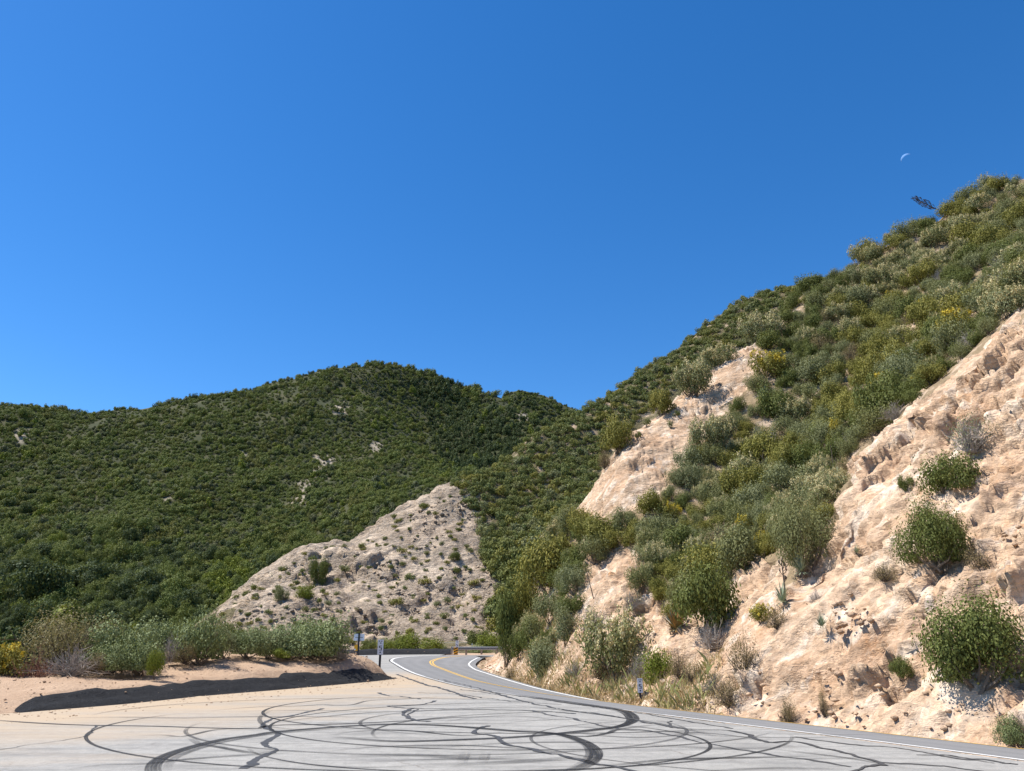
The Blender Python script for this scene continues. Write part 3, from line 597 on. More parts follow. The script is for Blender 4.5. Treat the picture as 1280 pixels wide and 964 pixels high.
# ------------------------------------------------------------------ plants: leaf materials and prototypes
def mat_leaf(name, a, b, c, vary=.5, trans=.22):
    gain = 1.0 if max(a) > .28 else 1.2
    a, b, c = (tuple(v*gain for v in q) for q in (a, b, c))
    t = NT(name); tint = t.attr('tint'); oi = t.n('ShaderNodeObjectInfo')
    col = t.mix(tint, a, b); col = t.mix(t.math('MULTIPLY', oi.outputs['Random'], vary), col, c)
    t.col(col); t.b.inputs['Roughness'].default_value = .65; t.b.inputs['Specular IOR Level'].default_value = .14
    tr = t.n('ShaderNodeBsdfTranslucent'); t.l(t.mix(.5, col, (.16,.17,.03)), tr.inputs['Color']); mx = t.n('ShaderNodeMixShader'); mx.inputs[0].default_value = trans
    t.l(t.b.outputs[0], mx.inputs[1]); t.l(tr.outputs[0], mx.inputs[2]); t.l(mx.outputs[0], t.out.inputs[0]); return t.m
L_GREY = mat_leaf('grey_green_leaf', (.112,.124,.052), (.222,.23,.12), (.16,.158,.05), .7)
L_OLIVE = mat_leaf('olive_leaf', (.130,.120,.022), (.245,.215,.05), (.15,.15,.036), .7)
L_DARK = mat_leaf('dark_oak_leaf', (.064,.080,.020), (.140,.158,.044), (.115,.125,.030), .6)
L_BRIGHT = mat_leaf('bright_green_leaf', (.10,.13,.014), (.185,.205,.03), (.13,.15,.02), .6)
L_SILVER = mat_leaf('silvery_green_leaf', (.10,.13,.045), (.25,.285,.14), (.14,.165,.06), .5)
L_BROWN = mat_leaf('dry_brown_leaf', (.17,.125,.06), (.27,.20,.105), (.19,.155,.07), .6)
L_CREAM = mat_leaf('cream_blossom', (.50,.42,.20), (.66,.58,.34), (.46,.38,.17), .6, .1)
L_YELLOW = mat_leaf('yellow_blossom', (.52,.37,.03), (.68,.52,.07), (.50,.40,.05), .5, .1)
L_FAR = mat_leaf('forest_leaf', (.065,.092,.02), (.14,.172,.045), (.14,.15,.036), .75)
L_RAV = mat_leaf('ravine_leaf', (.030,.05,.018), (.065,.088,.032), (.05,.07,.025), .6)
L_MID = mat_leaf('hill_brush_leaf', (.075,.095,.028), (.16,.185,.068), (.15,.145,.03), .7)
L_YUCCA = mat_leaf('yucca_blade', (.16,.20,.13), (.32,.36,.25), (.22,.25,.16), .4, .05)
L_YUCRED = mat_leaf('withered_yucca_blade', (.30,.13,.04), (.32,.24,.09), (.3,.15,.05), .4, .05)
L_GRASS = mat_leaf('dry_grass_blade', (.46,.33,.16), (.60,.47,.27), (.5,.4,.2), .2, .2)
L_GREENGRASS = mat_leaf('green_grass_blade', (.20,.21,.07), (.34,.31,.13), (.26,.25,.09), .2, .2)
M_BARK = plain('grey_bark', (.16,.125,.095), .9); M_DEAD = plain('bleached_dead_wood', (.33,.29,.25), .9); M_REDTWIG = plain('reddish_dead_twig', (.24,.125,.085), .9); M_DARKTWIG = plain('dark_twig', (.09,.07,.055), .9)

def leaf_quads(pos, nrm, L, wid, rng):
    n = len(pos); r = rng.normal(size=(n,3)); t = np.cross(nrm, r); t /= np.linalg.norm(t, axis=1)[:,None]+1e-9; b = np.cross(nrm, t); L = np.broadcast_to(L, n)[:,None]
    V = np.empty((n,4,3)); V[:,0] = pos-t*L*.5; V[:,1] = pos+b*L*wid*.5+nrm*L*.08; V[:,2] = pos+t*L*.5; V[:,3] = pos-b*L*wid*.5-nrm*L*.08
    return V.reshape(-1,3)
def crown_points(rng, n, lobes=10, flat=.8, spread=.62, rlobe=(.30,.48), hollow=.35, droop=-.15, sprig=0, nrnd=.4, lowf=.35):
    """leaf positions through a crown of uneven lobes, radius about 1, foot at z=0"""
    k = lobes; ang = rng.random(k)*6.283; rad = np.sqrt(rng.random(k))*spread; h = rng.random(k)
    cz = flat*(.42+.50*h*(1-.55*rad/spread)); ctr = np.c_[rad*np.cos(ang), rad*np.sin(ang), cz]; R = rlobe[0]+rng.random(k)*(rlobe[1]-rlobe[0])
    low = rng.random(k) < lowf; ctr[low,2] = flat*(.2+.2*rng.random(low.sum()))
    wts = R**2; idx = rng.choice(k, n, p=wts/wts.sum()); d = rng.normal(size=(n,3)); d /= np.linalg.norm(d, axis=1)[:,None]
    rr = (hollow+(1-hollow)*rng.random(n)**.45)
    bump = 1+.22*perlin(d*2.3+idx[:,None]*3.7)+.14*perlin(d*5.5+idx[:,None]*1.7)
    p = ctr[idx]+d*(R[idx]*rr*bump)[:,None]*np.array([1,1,.88*min(1, flat+.15)])
    if sprig:
        m = rng.random(n) < sprig; p[m] += d[m]*np.abs(rng.normal(size=(m.sum(),1)))*.10+np.array([0,0,.05])
    p[:,2] = np.where(p[:,2] < .02, .02+rng.random(n)*.15, p[:,2])
    nr = d+rng.normal(size=(n,3))*nrnd+np.array([0,0,.3]); nr /= np.linalg.norm(nr, axis=1)[:,None]
    return p, nr, ctr, R, idx
def stem_tubes(rng, ctr, n=9, r=.03, spread=.1):
    parts = []
    for j in range(n):
        c = ctr[j % len(ctr)]; b = np.array([rng.normal()*spread, rng.normal()*spread, -.12]); m = b*.45+c*.55+np.r_[rng.normal(size=2)*.07, -.05]
        parts.append(tube([b, b*.75+m*.25+rng.normal(size=3)*.02, m, c], [r, r*.8, r*.55, r*.25], 4))
    return join(parts)
def twig_cloud(rng, n, r=.012, flat=.8, droop=.2, thick=1.0):
    parts = []
    for j in range(n):
        a = rng.random()*6.283; e = rng.random()**.7; L = .55+.5*rng.random(); dirv = np.array([math.cos(a)*e, math.sin(a)*e, flat*(1.15-e*.8)]); b = np.array([rng.normal()*.08, rng.normal()*.08, -.05])
        p1 = b+dirv*L*.5+rng.normal(size=3)*.06; p2 = b+dirv*L+rng.normal(size=3)*.10-np.array([0,0,droop*e*.3]); parts.append(tube([b, p1, p2], [r*1.8*thick, r*thick, r*.5], 3))
        for q in range(3):
            s = p1+(p2-p1)*rng.random(); parts.append(tube([s, s+dirv*.18+rng.normal(size=3)*.13], [r*.7, r*.35], 3))
    return join(parts)
PROTO = {}
def quads_mesh(name, V, mat, tint):
    me = bpy.data.meshes.new(name); nf = len(V)//4; me.vertices.add(len(V)); me.vertices.foreach_set('co', np.asarray(V).ravel()); me.loops.add(nf*4); me.loops.foreach_set('vertex_index', np.arange(nf*4, dtype=np.int32))
    me.polygons.add(nf); me.polygons.foreach_set('loop_start', np.arange(0, nf*4, 4, dtype=np.int32)); me.polygons.foreach_set('loop_total', np.full(nf, 4, np.int32)); me.update(calc_edges=True)
    a = me.attributes.new('tint', 'FLOAT', 'POINT'); a.data.foreach_set('value', np.repeat(np.asarray(tint, np.float32), 4)); me.materials.append(mat); return me
def poly_mesh(name, VF, mat):
    me = bpy.data.meshes.new(name); me.from_pydata([tuple(v) for v in VF[0]], [], VF[1]); me.materials.append(mat); return me
def make_kind(kind, variants, n, leaf, L, wid=.55, stem=M_BARK, blossom=None, bl=(0,0), seed=0, stems=8, twigs=0, **kw):
    out = []
    for v in range(variants):
        rng = np.random.default_rng(1000*seed+v); p, nr, ctr, R, idx = crown_points(rng, n, **kw)
        tint = np.clip(.5+.35*rng.normal(size=n)+.25*perlin(p*2.5+v*7), 0, 1); parts = [('foliage', quads_mesh(kind+'_foliage', leaf_quads(p, nr, L*(.7+.6*rng.random(n)), wid, rng), leaf, tint))]
        parts.append(('stems', poly_mesh(kind+'_stems', stem_tubes(rng, ctr, stems) if not twigs else twig_cloud(rng, twigs), stem)))
        if blossom:
            m = max(1, bl[0]); cp = []
            for q in range(m):
                j = rng.integers(len(ctr)); dd = rng.normal(size=3); dd[2] = abs(dd[2])+.25; dd /= np.linalg.norm(dd); cp.append(ctr[j]+dd*R[j]*(1.0+.12*rng.random()))
            cp = np.array(cp); k = rng.integers(m, size=bl[1]); bp = cp[k]+rng.normal(size=(bl[1],3))*np.array([.035,.035,.045]); bn = rng.normal(size=(bl[1],3))+np.array([0,0,.7]); bn /= np.linalg.norm(bn, axis=1)[:,None]
            parts.append(('blossom', quads_mesh(kind+'_blossom', leaf_quads(bp, bn, L*.75, .8, rng), blossom, rng.random(bl[1]))))
        out.append(parts)
    PROTO[kind] = out
make_kind('grey', 5, 5200, L_GREY, .062, .5, seed=1, sprig=.4, lobes=20, rlobe=(.15,.40), spread=.72)
make_kind('olive', 4, 4600, L_OLIVE, .07, .6, seed=2, sprig=.3, lobes=18, rlobe=(.16,.42), spread=.70)
make_kind('green', 4, 5600, L_DARK, .065, .6, seed=3, sprig=.3, lobes=18, rlobe=(.16,.42), spread=.70)
make_kind('bright', 2, 3600, L_BRIGHT, .075, .6, seed=4, sprig=.35, lobes=10)
make_kind('flower', 4, 4600, L_GREY, .065, .5, seed=5, blossom=L_CREAM, bl=(80,2600), sprig=.4, lobes=16, rlobe=(.16,.42), spread=.70)
make_kind('gold', 3, 3000, L_OLIVE, .08, .5, seed=6, blossom=L_YELLOW, bl=(34,900), sprig=.4, lobes=11)
make_kind('silver', 5, 6000, L_SILVER, .065, .6, seed=7, sprig=.45, lobes=22, rlobe=(.2,.42), spread=.78, lowf=.55)
make_kind('oak', 3, 15000, L_DARK, .042, .6, seed=8, sprig=.35, lobes=20, rlobe=(.22,.42), hollow=.3, stems=14)
make_kind('round', 2, 14000, L_GREY, .042, .45, seed=9, sprig=.6, lobes=18, rlobe=(.24,.42), stems=14)
make_kind('brown', 3, 2600, L_BROWN, .06, .4, seed=10, sprig=.7, lobes=10, twigs=60, stem=M_DARKTWIG)
make_kind('chamise', 3, 7000, mat_leaf('brownish_chamise_leaf', (.16,.135,.06), (.25,.21,.105), (.17,.155,.07), .3), .045, .35, seed=13, sprig=.8, lobes=15, twigs=50, stem=M_DARKTWIG)
make_kind('sparse', 3, 900, L_GREY, .06, .4, seed=11, sprig=.7, lobes=9, twigs=90, stem=M_DEAD)
make_kind('tuft', 3, 320, L_MID, .17, .6, seed=12, lobes=6)
for nm, mt, sd in (('dead', M_DEAD, 1), ('redtwig', M_REDTWIG, 2), ('darktwig', M_DARKTWIG, 3)):
    PROTO[nm] = [[('stems', poly_mesh(nm+'_stems', twig_cloud(np.random.default_rng(70+sd*5+v), 110, r=.009, flat=.75), mt))] for v in range(2)]
def yucca_mesh(name, seed, mat, n=90):
    rng = np.random.default_rng(seed); V = []; T = []
    for j in range(n):
        a = rng.random()*6.283; el = math.asin(rng.random()*1.15-.15); d = np.array([math.cos(a)*math.cos(el), math.sin(a)*math.cos(el), math.sin(el)]); L = .8+.3*rng.random(); s = np.cross(d, [0,0,1.]); s /= np.linalg.norm(s)+1e-9
        w = .055; V += [d*.05-s*w, d*L*.45-s*w*.9+np.array([0,0,.02]), d*L-np.array([0,0,.05]), d*L*.45+s*w*.9+np.array([0,0,.02])]; T.append(rng.random())
    V = np.array(V); V[:,2] += .25; return quads_mesh(name, V, mat, T)
PROTO['yucca'] = [[('rosette', yucca_mesh('yucca_rosette', 30+v, L_YUCCA))] for v in range(2)]
PROTO['redyucca'] = [[('rosette', yucca_mesh('yucca_rosette', 40, L_YUCCA, 60)), ('withered_skirt', yucca_mesh('yucca_skirt', 41, L_YUCRED, 110))]]
def far_proto(name, seed, mat, n, flat, L, **kw):
    rng = np.random.default_rng(seed); p, nr, ctr, R, idx = crown_points(rng, n, flat=flat, **kw); return quads_mesh(name, leaf_quads(p, nr, L*(.7+.6*rng.random(n)), .75, rng), mat, np.clip(.5+.3*rng.normal(size=n)+.3*perlin(p*2.2), 0, 1))

OBJ_COUNT = {}
def plant(kind, name, loc, size, height=None, label=None, cat=None, group=None, variant=None, rz=None, tilt=(0,0)):
    """an Empty at the plant's foot with its parts; size = half width in metres"""
    parts = PROTO[kind][RNG.integers(len(PROTO[kind])) if variant is None else variant]
    e = bpy.data.objects.new(name, None); C.objects.link(e); e.location = loc; e.empty_display_size = .2
    e.rotation_euler = (tilt[0], tilt[1], RNG.random()*6.283 if rz is None else rz); h = (height or size*1.5)/1.08; e.scale = (size, size, h)
    tag(e, label, cat, group)
    for pn, me in parts:
        o = bpy.data.objects.new(pn, me); C.objects.link(o); o.parent = e
    return e

# ------------------------------------------------------------------ where rays from the picture meet a hillside
class Field:
    def __init__(self, xs, ys, Z): self.xs, self.ys, self.Z = xs, ys, Z
    def __call__(self, x, y):
        i = np.clip(np.searchsorted(self.xs, x)-1, 0, len(self.xs)-2); j = np.clip(np.searchsorted(self.ys, y)-1, 0, len(self.ys)-2)
        u = np.clip((x-self.xs[i])/(self.xs[i+1]-self.xs[i]), 0, 1); v = np.clip((y-self.ys[j])/(self.ys[j+1]-self.ys[j]), 0, 1); Z = self.Z
        z = (Z[j,i]*(1-u)+Z[j,i+1]*u)*(1-v)+(Z[j+1,i]*(1-u)+Z[j+1,i+1]*u)*v
        return np.where((x < self.xs[0]) | (x > self.xs[-1]) | (y < self.ys[0]) | (y > self.ys[-1]), -99, z)
F_NEAR, F_MID, F_FAR = Field(XN, YN, GZ), Field(XM, YM, MZ), Field(XF, YF, FZ)
def cast(px, py, field, y0, y1, n=260):
    px = np.atleast_1d(np.asarray(px, float)); py = np.atleast_1d(np.asarray(py, float)); x = (px-CX)/FPX; v = (CY-py)/FPX; ry = CP-SP*v; rx = x/ry; rz = (CP*v+SP)/ry
    Ys = np.geomspace(y0, y1, n); hit = np.full(len(px), np.nan); prev = None
    for k, Y in enumerate(Ys):
        below = (EYE+rz*Y) < field(rx*Y, np.full(len(px), Y)); m = below & np.isnan(hit)
        if k: hit[m] = Ys[k-1]
        elif m.any(): hit[m] = Y
    lo = np.where(np.isnan(hit), y0, hit); hi = lo*(y1/y0)**(1/(n-1))
    for _ in range(12):
        mid = (lo+hi)/2; b = (EYE+rz*mid) < field(rx*mid, mid); hi = np.where(b, mid, hi); lo = np.where(b, lo, mid)
    Y = np.where(np.isnan(hit), np.nan, hi); return np.stack([rx*Y, Y, EYE+rz*Y], 1)
def sample_poly(poly, n, rng):
    poly = np.array(poly, float); lo, hi = poly.min(0), poly.max(0); q = lo+rng.random((n,2))*(hi-lo); return q[inside(q[:,0], q[:,1], poly)]
def thin(P, rad, rng, taken=None):
    """dart throwing with a radius per point"""
    cell = rad.max(); g = {}; out = []
    for (tp, tr) in (taken or []): g.setdefault((int(tp[0]//cell), int(tp[1]//cell)), []).append((tp[0], tp[1], tr))
    for k in range(len(P)):
        x, y = P[k,0], P[k,1]; r = rad[k]; i, j = int(x//cell), int(y//cell); ok = True
        for a in (-1,0,1):
            for b in (-1,0,1):
                for (ox, oy, orr) in g.get((i+a, j+b), ()):
                    if (ox-x)**2+(oy-y)**2 < (.5*(r+orr))**2: ok = False; break
                if not ok: break
            if not ok: break
        if ok: g.setdefault((i, j), []).append((x, y, r)); out.append(k)
    return np.array(out, int)
def px_size(P): return project(P)[:,2]/FPX      # metres per picture pixel at that point

# ------------------------------------------------------------------ single plants on the near hill
TAKEN = []
def hand(kind, name, px, base, w, h, label, cat='shrub', group=None, field=F_NEAR, y0=14, y1=100, variant=None, sink=.1, tilt=(0,0), keep=1.0, rz=None):
    p = cast(px, base, field, y0, y1)[0]
    for k in range(1, 12):
        if np.isnan(p[0]): p = cast(px, base+3*k, field, y0, y1)[0]
    if np.isnan(p[0]): print('no ground for', label); return None
    m = px_size(p)[0]; TAKEN.append((p, w*m*keep))
    return plant(kind, name, (p[0], p[1], p[2]-sink), w*m*.5*1.05, h*m, label, cat, group, variant, tilt=tilt, rz=rz)
hand('oak', 'scrub_oak', 1224, 850, 150, 128, 'big dense dark green scrub oak low on the bare rock cut', 'shrub', variant=0)
hand('oak', 'scrub_oak', 1170, 700, 92, 92, 'dark green rounded bush growing on the bare rock cut above the big scrub oak', variant=1)
hand('green', 'scrub_oak', 1188, 612, 80, 62, 'dark olive bush on the bare rock cut, highest of the green ones there')
hand('sparse', 'twiggy_shrub', 1212, 560, 66, 58, 'half-bare grey twiggy shrub high on the bare rock cut', tilt=(.1,0))
hand('brown', 'dry_shrub', 1222, 708, 40, 34, 'small dry tan shrub on the bare rock cut beside a dark green bush')
hand('green', 'small_bush', 1134, 612, 22, 28, 'small dark bush beside the highest green bush on the rock cut')
hand('green', 'small_bush', 1127, 843, 30, 32, 'small green bush among pale rock slabs left of the scrub oak')
hand('brown', 'dry_shrub', 1105, 722, 34, 24, 'low yellowish dry shrub in the middle of the bare rock cut')
hand('silver', 'grey_bush', 1264, 925, 36, 42, 'grey-green bush at the foot of the rock cut beside the road')
hand('brown', 'dry_shrub', 985, 905, 28, 44, 'straggling yellowish dry shrub at the foot of the rock cut')
hand('brown', 'dry_shrub', 1030, 890, 14, 38, 'thin upright dry shrub at the foot of the rock cut')
hand('dead', 'dead_shrub', 1020, 752, 22, 28, 'small ball of grey dead twigs on the edge of the rock cut')
hand('round', 'round_shrub', 1010, 706, 88, 108, 'large rounded grey-green shrub at the left edge of the near rock cut', variant=0)
hand('green', 'leafy_bush', 882, 784, 92, 100, 'dark green leafy bush above the grey dead branches in the gully', variant=0)
hand('dead', 'dead_shrub', 890, 806, 62, 42, 'tangle of pale grey dead branches below the dark leafy bush')
hand('bright', 'green_bush', 824, 852, 46, 50, 'bright green rounded bush just above the roadside grass', variant=0)
hand('brown', 'dry_shrub', 850, 852, 34, 46, 'dry brown half of a bush beside the bright green one')
hand('flower', 'flowering_shrub', 768, 842, 96, 96, 'large shrub with cream blossom low on the slope above the road', variant=0)
hand('grey', 'grey_bush', 678, 840, 50, 52, 'low grey-green bush above the road before the bend')
hand('grey', 'grey_bush', 708, 800, 46, 50, 'grey-green bush on the crumbling slope above the low one')
hand('green', 'tall_bush', 634, 826, 38, 116, 'tall dark olive bush at the corner where the road bends out of sight', variant=1)
hand('olive', 'olive_bush', 688, 735, 84, 84, 'big yellowish olive bush on the nose of the spur')
hand('olive', 'olive_bush', 658, 775, 48, 66, 'olive bush below the big one on the nose of the spur')
hand('green', 'tall_bush', 662, 812, 36, 50, 'dark green bush beside the tall one at the corner of the bend')
hand('brown', 'dry_shrub', 640, 848, 26, 20, 'low grey-brown dry shrub at the foot of the spur')
hand('brown', 'dry_shrub', 933, 846, 46, 62, 'grey-brown straggly bush on the crumbling slope between the rock cuts', variant=1)
hand('brown', 'dry_shrub', 912, 880, 44, 40, 'dry brown bush just above the road below the straggly one')
hand('gold', 'gold_bush', 952, 774, 40, 26, 'low yellow-green bush on the bare strip beside the near rock cut')
hand('brown', 'dry_shrub', 972, 782, 30, 30, 'small brown bush below the yucca on the edge of the near rock cut')
hand('brown', 'dry_shrub', 905, 690, 60, 44, 'pale brown dry shrub above the bare strip between the rock cuts')
hand('sparse', 'twiggy_shrub', 740, 790, 40, 44, 'thin grey-green shrub beside the large cream-blossomed one')
hand('grey', 'grey_bush', 800, 735, 44, 36, 'small grey-green bush above the patch of bare white stones')
hand('redyucca', 'yucca', 846, 796, 36, 40, 'yucca with a withered orange skirt above the roadside grass', 'yucca')
hand('yucca', 'yucca', 979, 758, 28, 34, 'blue-green yucca under a dry flower stalk at the edge of the near rock cut', 'yucca')
hand('yucca', 'yucca', 1027, 784, 20, 20, 'small pale yucca on the near rock cut', 'yucca')
hand('yucca', 'yucca', 1002, 720, 28, 34, 'yucca at the foot of the large rounded grey-green shrub', 'yucca')
hand('yucca', 'yucca', 1047, 608, 30, 26, 'yucca on the lip of the near rock cut above the rounded shrub', 'yucca')
hand('yucca', 'yucca', 957, 502, 24, 20, 'bright grey-green yucca in a stony gap of the brush slope', 'yucca')
hand('yucca', 'yucca', 1071, 690, 12, 12, 'tiny dark yucca alone on the near rock cut', 'yucca')
hand('sparse', 'grey_bush', 893, 862, 34, 34, 'silvery grass-like bush beside the roadside grass', variant=1)
for px, b, w, h, kd, lab in [(866,492,56,54,'flower','cream-topped shrub on the upper rock face, second along its crest'),(826,500,36,44,'olive','olive shrub at the top left rim of the upper rock face'),(772,555,44,56,'olive','olive shrub leaning over the left rim of the upper rock face'),(757,562,22,26,'brown','brown shrub below the olive one on the left rim of the upper rock face'),
   (897,450,50,34,'flower','cream-topped shrub at the crest of the upper rock face'),(955,428,54,50,'flower','cream-blossomed shrub right of the top of the upper rock face'),(960,472,56,44,'gold','yellow-green shrub beside the top of the upper rock face')]:
    hand(kd, 'rim_shrub', px, b, w, h, lab)
for px, b in [(875,478),(842,512),(845,520),(797,546),(912,452),(808,497),(838,533)]:
    hand('tuft', 'rock_tuft', px, b, 12, 12, 'small green tuft growing from the upper rock face', 'plant', 'tufts on the upper rock face', keep=.2)
for px, b, w, h, lab in [(1060,560,36,26,'tangle of grey dead branches on the lip of the near rock cut'),(1120,522,44,30,'grey dead brush along the upper lip of the near rock cut'),(1215,432,44,30,'grey dead brush at the top of the near rock cut'),(1000,690,36,30,'grey dead twigs above the yucca near the rounded shrub')]:
    hand('dead', 'dead_brush', px, b, w, h, lab, 'dead brush', keep=.6)
for px, b, w, h, kd, lab in [(705,705,50,46,'olive','olive bush above the big yellowish one on the spur'),(735,672,46,40,'olive','olive bush just below the foot of the upper rock face'),(720,740,50,44,'grey','grey-green bush right of the big yellowish one on the spur'),(690,775,52,48,'grey','grey-green bush below the big yellowish one on the spur'),
   (716,770,44,36,'green','dark green bush in the middle of the spur brush'),(672,800,40,44,'grey','grey-green bush above the low one before the bend'),(745,700,46,40,'grey','grey-green bush at the top of the bare tan patch'),(650,820,30,40,'green','dark green bush low on the corner of the bend'),(640,770,30,50,'olive','narrow olive bush on the edge of the spur'),
   (790,760,34,30,'sparse','thin grey shrub on the white stony patch'),(752,845,34,30,'brown','dry brown bush under the large cream-blossomed one'),(720,842,34,24,'sparse','thin grey shrub at the roadside before the cream-blossomed one'),(870,850,36,32,'brown','dry brown bush above the roadside grass beside the silvery one'),(800,850,36,44,'sparse','thin grey bush between the cream-blossomed and bright green ones')]:
    hand(kd, 'spur_bush', px, b, w, h, lab)
# flower stalks
def stalk(name, base_px, top_px, base_y_off, r, label, plume=0, lean=0.0):
    p = cast(base_px[0], base_px[1], F_NEAR, 14, 100)[0]
    for k in range(1, 30):
        if np.isnan(p[0]): p = cast(base_px[0], base_px[1]+3*k, F_NEAR, 14, 100)[0]
    TAKEN.append((p, 1.6 if plume > 40 else .8)); t = U(top_px[0], top_px[1], p[1]+lean); e = bpy.data.objects.new(name, None); C.objects.link(e); e.location = p; tag(e, label, 'yucca stalk')
    d = t-p; me = poly_mesh('stalk', tube([np.zeros(3)-d/np.linalg.norm(d)*.9, d*.5+np.array([0,0,-.03]), d], [r, r*.8, r*.4], 6), M_DARKTWIG); o = bpy.data.objects.new('stem', me); C.objects.link(o); o.parent = e
    if plume:
        rng = np.random.default_rng(5); parts = []
        ax = d/np.linalg.norm(d); Ln = np.linalg.norm(d)
        for k in range(plume):
            u = .35+.62*rng.random(); b = d*u; s = rng.normal(size=3); s -= ax*(s@ax); s /= np.linalg.norm(s); w = Ln*.10*(1-abs(u-.6)*1.5)
            q = b+s*w+ax*Ln*.08; parts.append(tube([b, q], [r*.45, r*.3], 3))
            parts.append(tube([q, q+ax*r*2.5+s*r, q+ax*r*5], [r*.4, r*1.0, r*.3], 4))
        o = bpy.data.objects.new('dry_plume', poly_mesh('plume', join(parts), M_DARKTWIG)); C.objects.link(o); o.parent = e; o['kind'] = 'stuff'
stalk('yucca_stalk', (1184,256), (1144,248), 0, .05, 'dry yucca flower stalk leaning out over the skyline', plume=60)
stalk('yucca_stalk', (982,745), (977,702), 0, .035, 'thin dry yucca stalk standing beside the near rock cut', plume=10)
stalk('yucca_stalk', (742,748), (733,712), 0, .035, 'dark dead stick leaning on the bare slope above the bend')
stalk('yucca_stalk', (1043,590), (1038,556), 0, .03, 'grey dry yucca stalk on the lip of the near rock cut')
stalk('fallen_branch', (1062,556), (1095,538), 0, .06, 'bleached fallen branch across the lip of the near rock cut', plume=0)

# ------------------------------------------------------------------ brush of the near hill, every shrub its own object
BRUSH = [(622,815),(628,760),(650,690),(735,655),(795,655),(838,618),(874,574),(902,538),(932,502),(962,440),(1000,360),(1280,190),(1400,110),(1400,290),(1280,376),(1200,452),(1130,514),(1072,560),(1048,620),(1030,672),(985,690),(900,730),(850,780),(815,735),(800,690),(740,690),(715,765),(690,815),(650,835)]
rng = np.random.default_rng(21); q = sample_poly(BRUSH, 12000, rng); P = cast(q[:,0], q[:,1], F_NEAR, 16, 130); P = P[~np.isnan(P[:,0])]
rad = .75+1.35*rng.random(len(P))**1.6; k = thin(P, rad*.66, rng, [(t[0], t[1]*.55) for t in TAKEN]); P, rad = P[k], rad[k]
pa = fbm(np.c_[P[:,:2]/11, np.full(len(P), 2.)], 3)+.35*rng.normal(size=len(P)); pb = fbm(np.c_[P[:,:2]/9+50, np.full(len(P), 7.)], 3)+.3*rng.normal(size=len(P))
NEARKIND = {'grey': ('chaparral_shrub', 'grey-green chaparral shrub in the dense brush on the near hillside', 'grey-green shrubs of the near hillside'),
 'olive': ('olive_shrub', 'yellowish olive shrub in the dense brush on the near hillside', 'olive shrubs of the near hillside'),
 'green': ('dark_green_shrub', 'dark green shrub in the dense brush on the near hillside', 'dark green shrubs of the near hillside'),
 'flower': ('flowering_shrub', 'shrub with cream blossom in the dense brush on the near hillside', 'cream-blossomed shrubs of the near hillside'),
 'gold': ('gold_shrub', 'shrub with yellow tips in the dense brush on the near hillside', 'yellow-tipped shrubs of the near hillside'),
 'brown': ('dry_shrub', 'dry brown shrub in the dense brush on the near hillside', 'dry shrubs of the near hillside'),
 'dead': ('dead_shrub', 'grey dead shrub in the dense brush on the near hillside', 'dead shrubs of the near hillside')}
def zone_of(p):
    x, y, _ = project(p)[0]
    if y < 1.42*0+(365+(1000-x)*.58)+75: return 'along the skyline of the near hillside'
    if x > 1000 and y > 300 and y > 376+(1280-x)*.93-110: return 'in the brush just above the near rock cut'
    if x < 800 and y > 600: return 'on the spur above the bend'
    if x < 960 and y < 640: return 'beside the upper rock face'
    if y > 640: return 'in the gully between the rock cuts'
    return 'in the dense brush on the near hillside'
cnt = {}
for i in range(len(P)):
    u = rng.random()
    kd = 'flower' if pb[i] > .36 else 'olive' if pa[i] > .2 else 'green' if pa[i] < -.45 else 'gold' if u < .05 else 'brown' if u < .12 else 'dead' if u < .16 else 'grey'
    zone = zone_of(P[i]); nm, lab, grp = NEARKIND[kd]; lab = lab.replace('in the dense brush on the near hillside', zone); grp = grp.replace('of the near hillside', zone); cnt[kd] = cnt.get(kd, 0)+1; s = rad[i]*.84*(.8 if kd in ('brown', 'dead') else 1)
    plant(kd, nm, (P[i,0], P[i,1], P[i,2]-.15), s, s*(1.35+.6*rng.random()), lab, 'shrub', grp)
print('near brush', cnt)

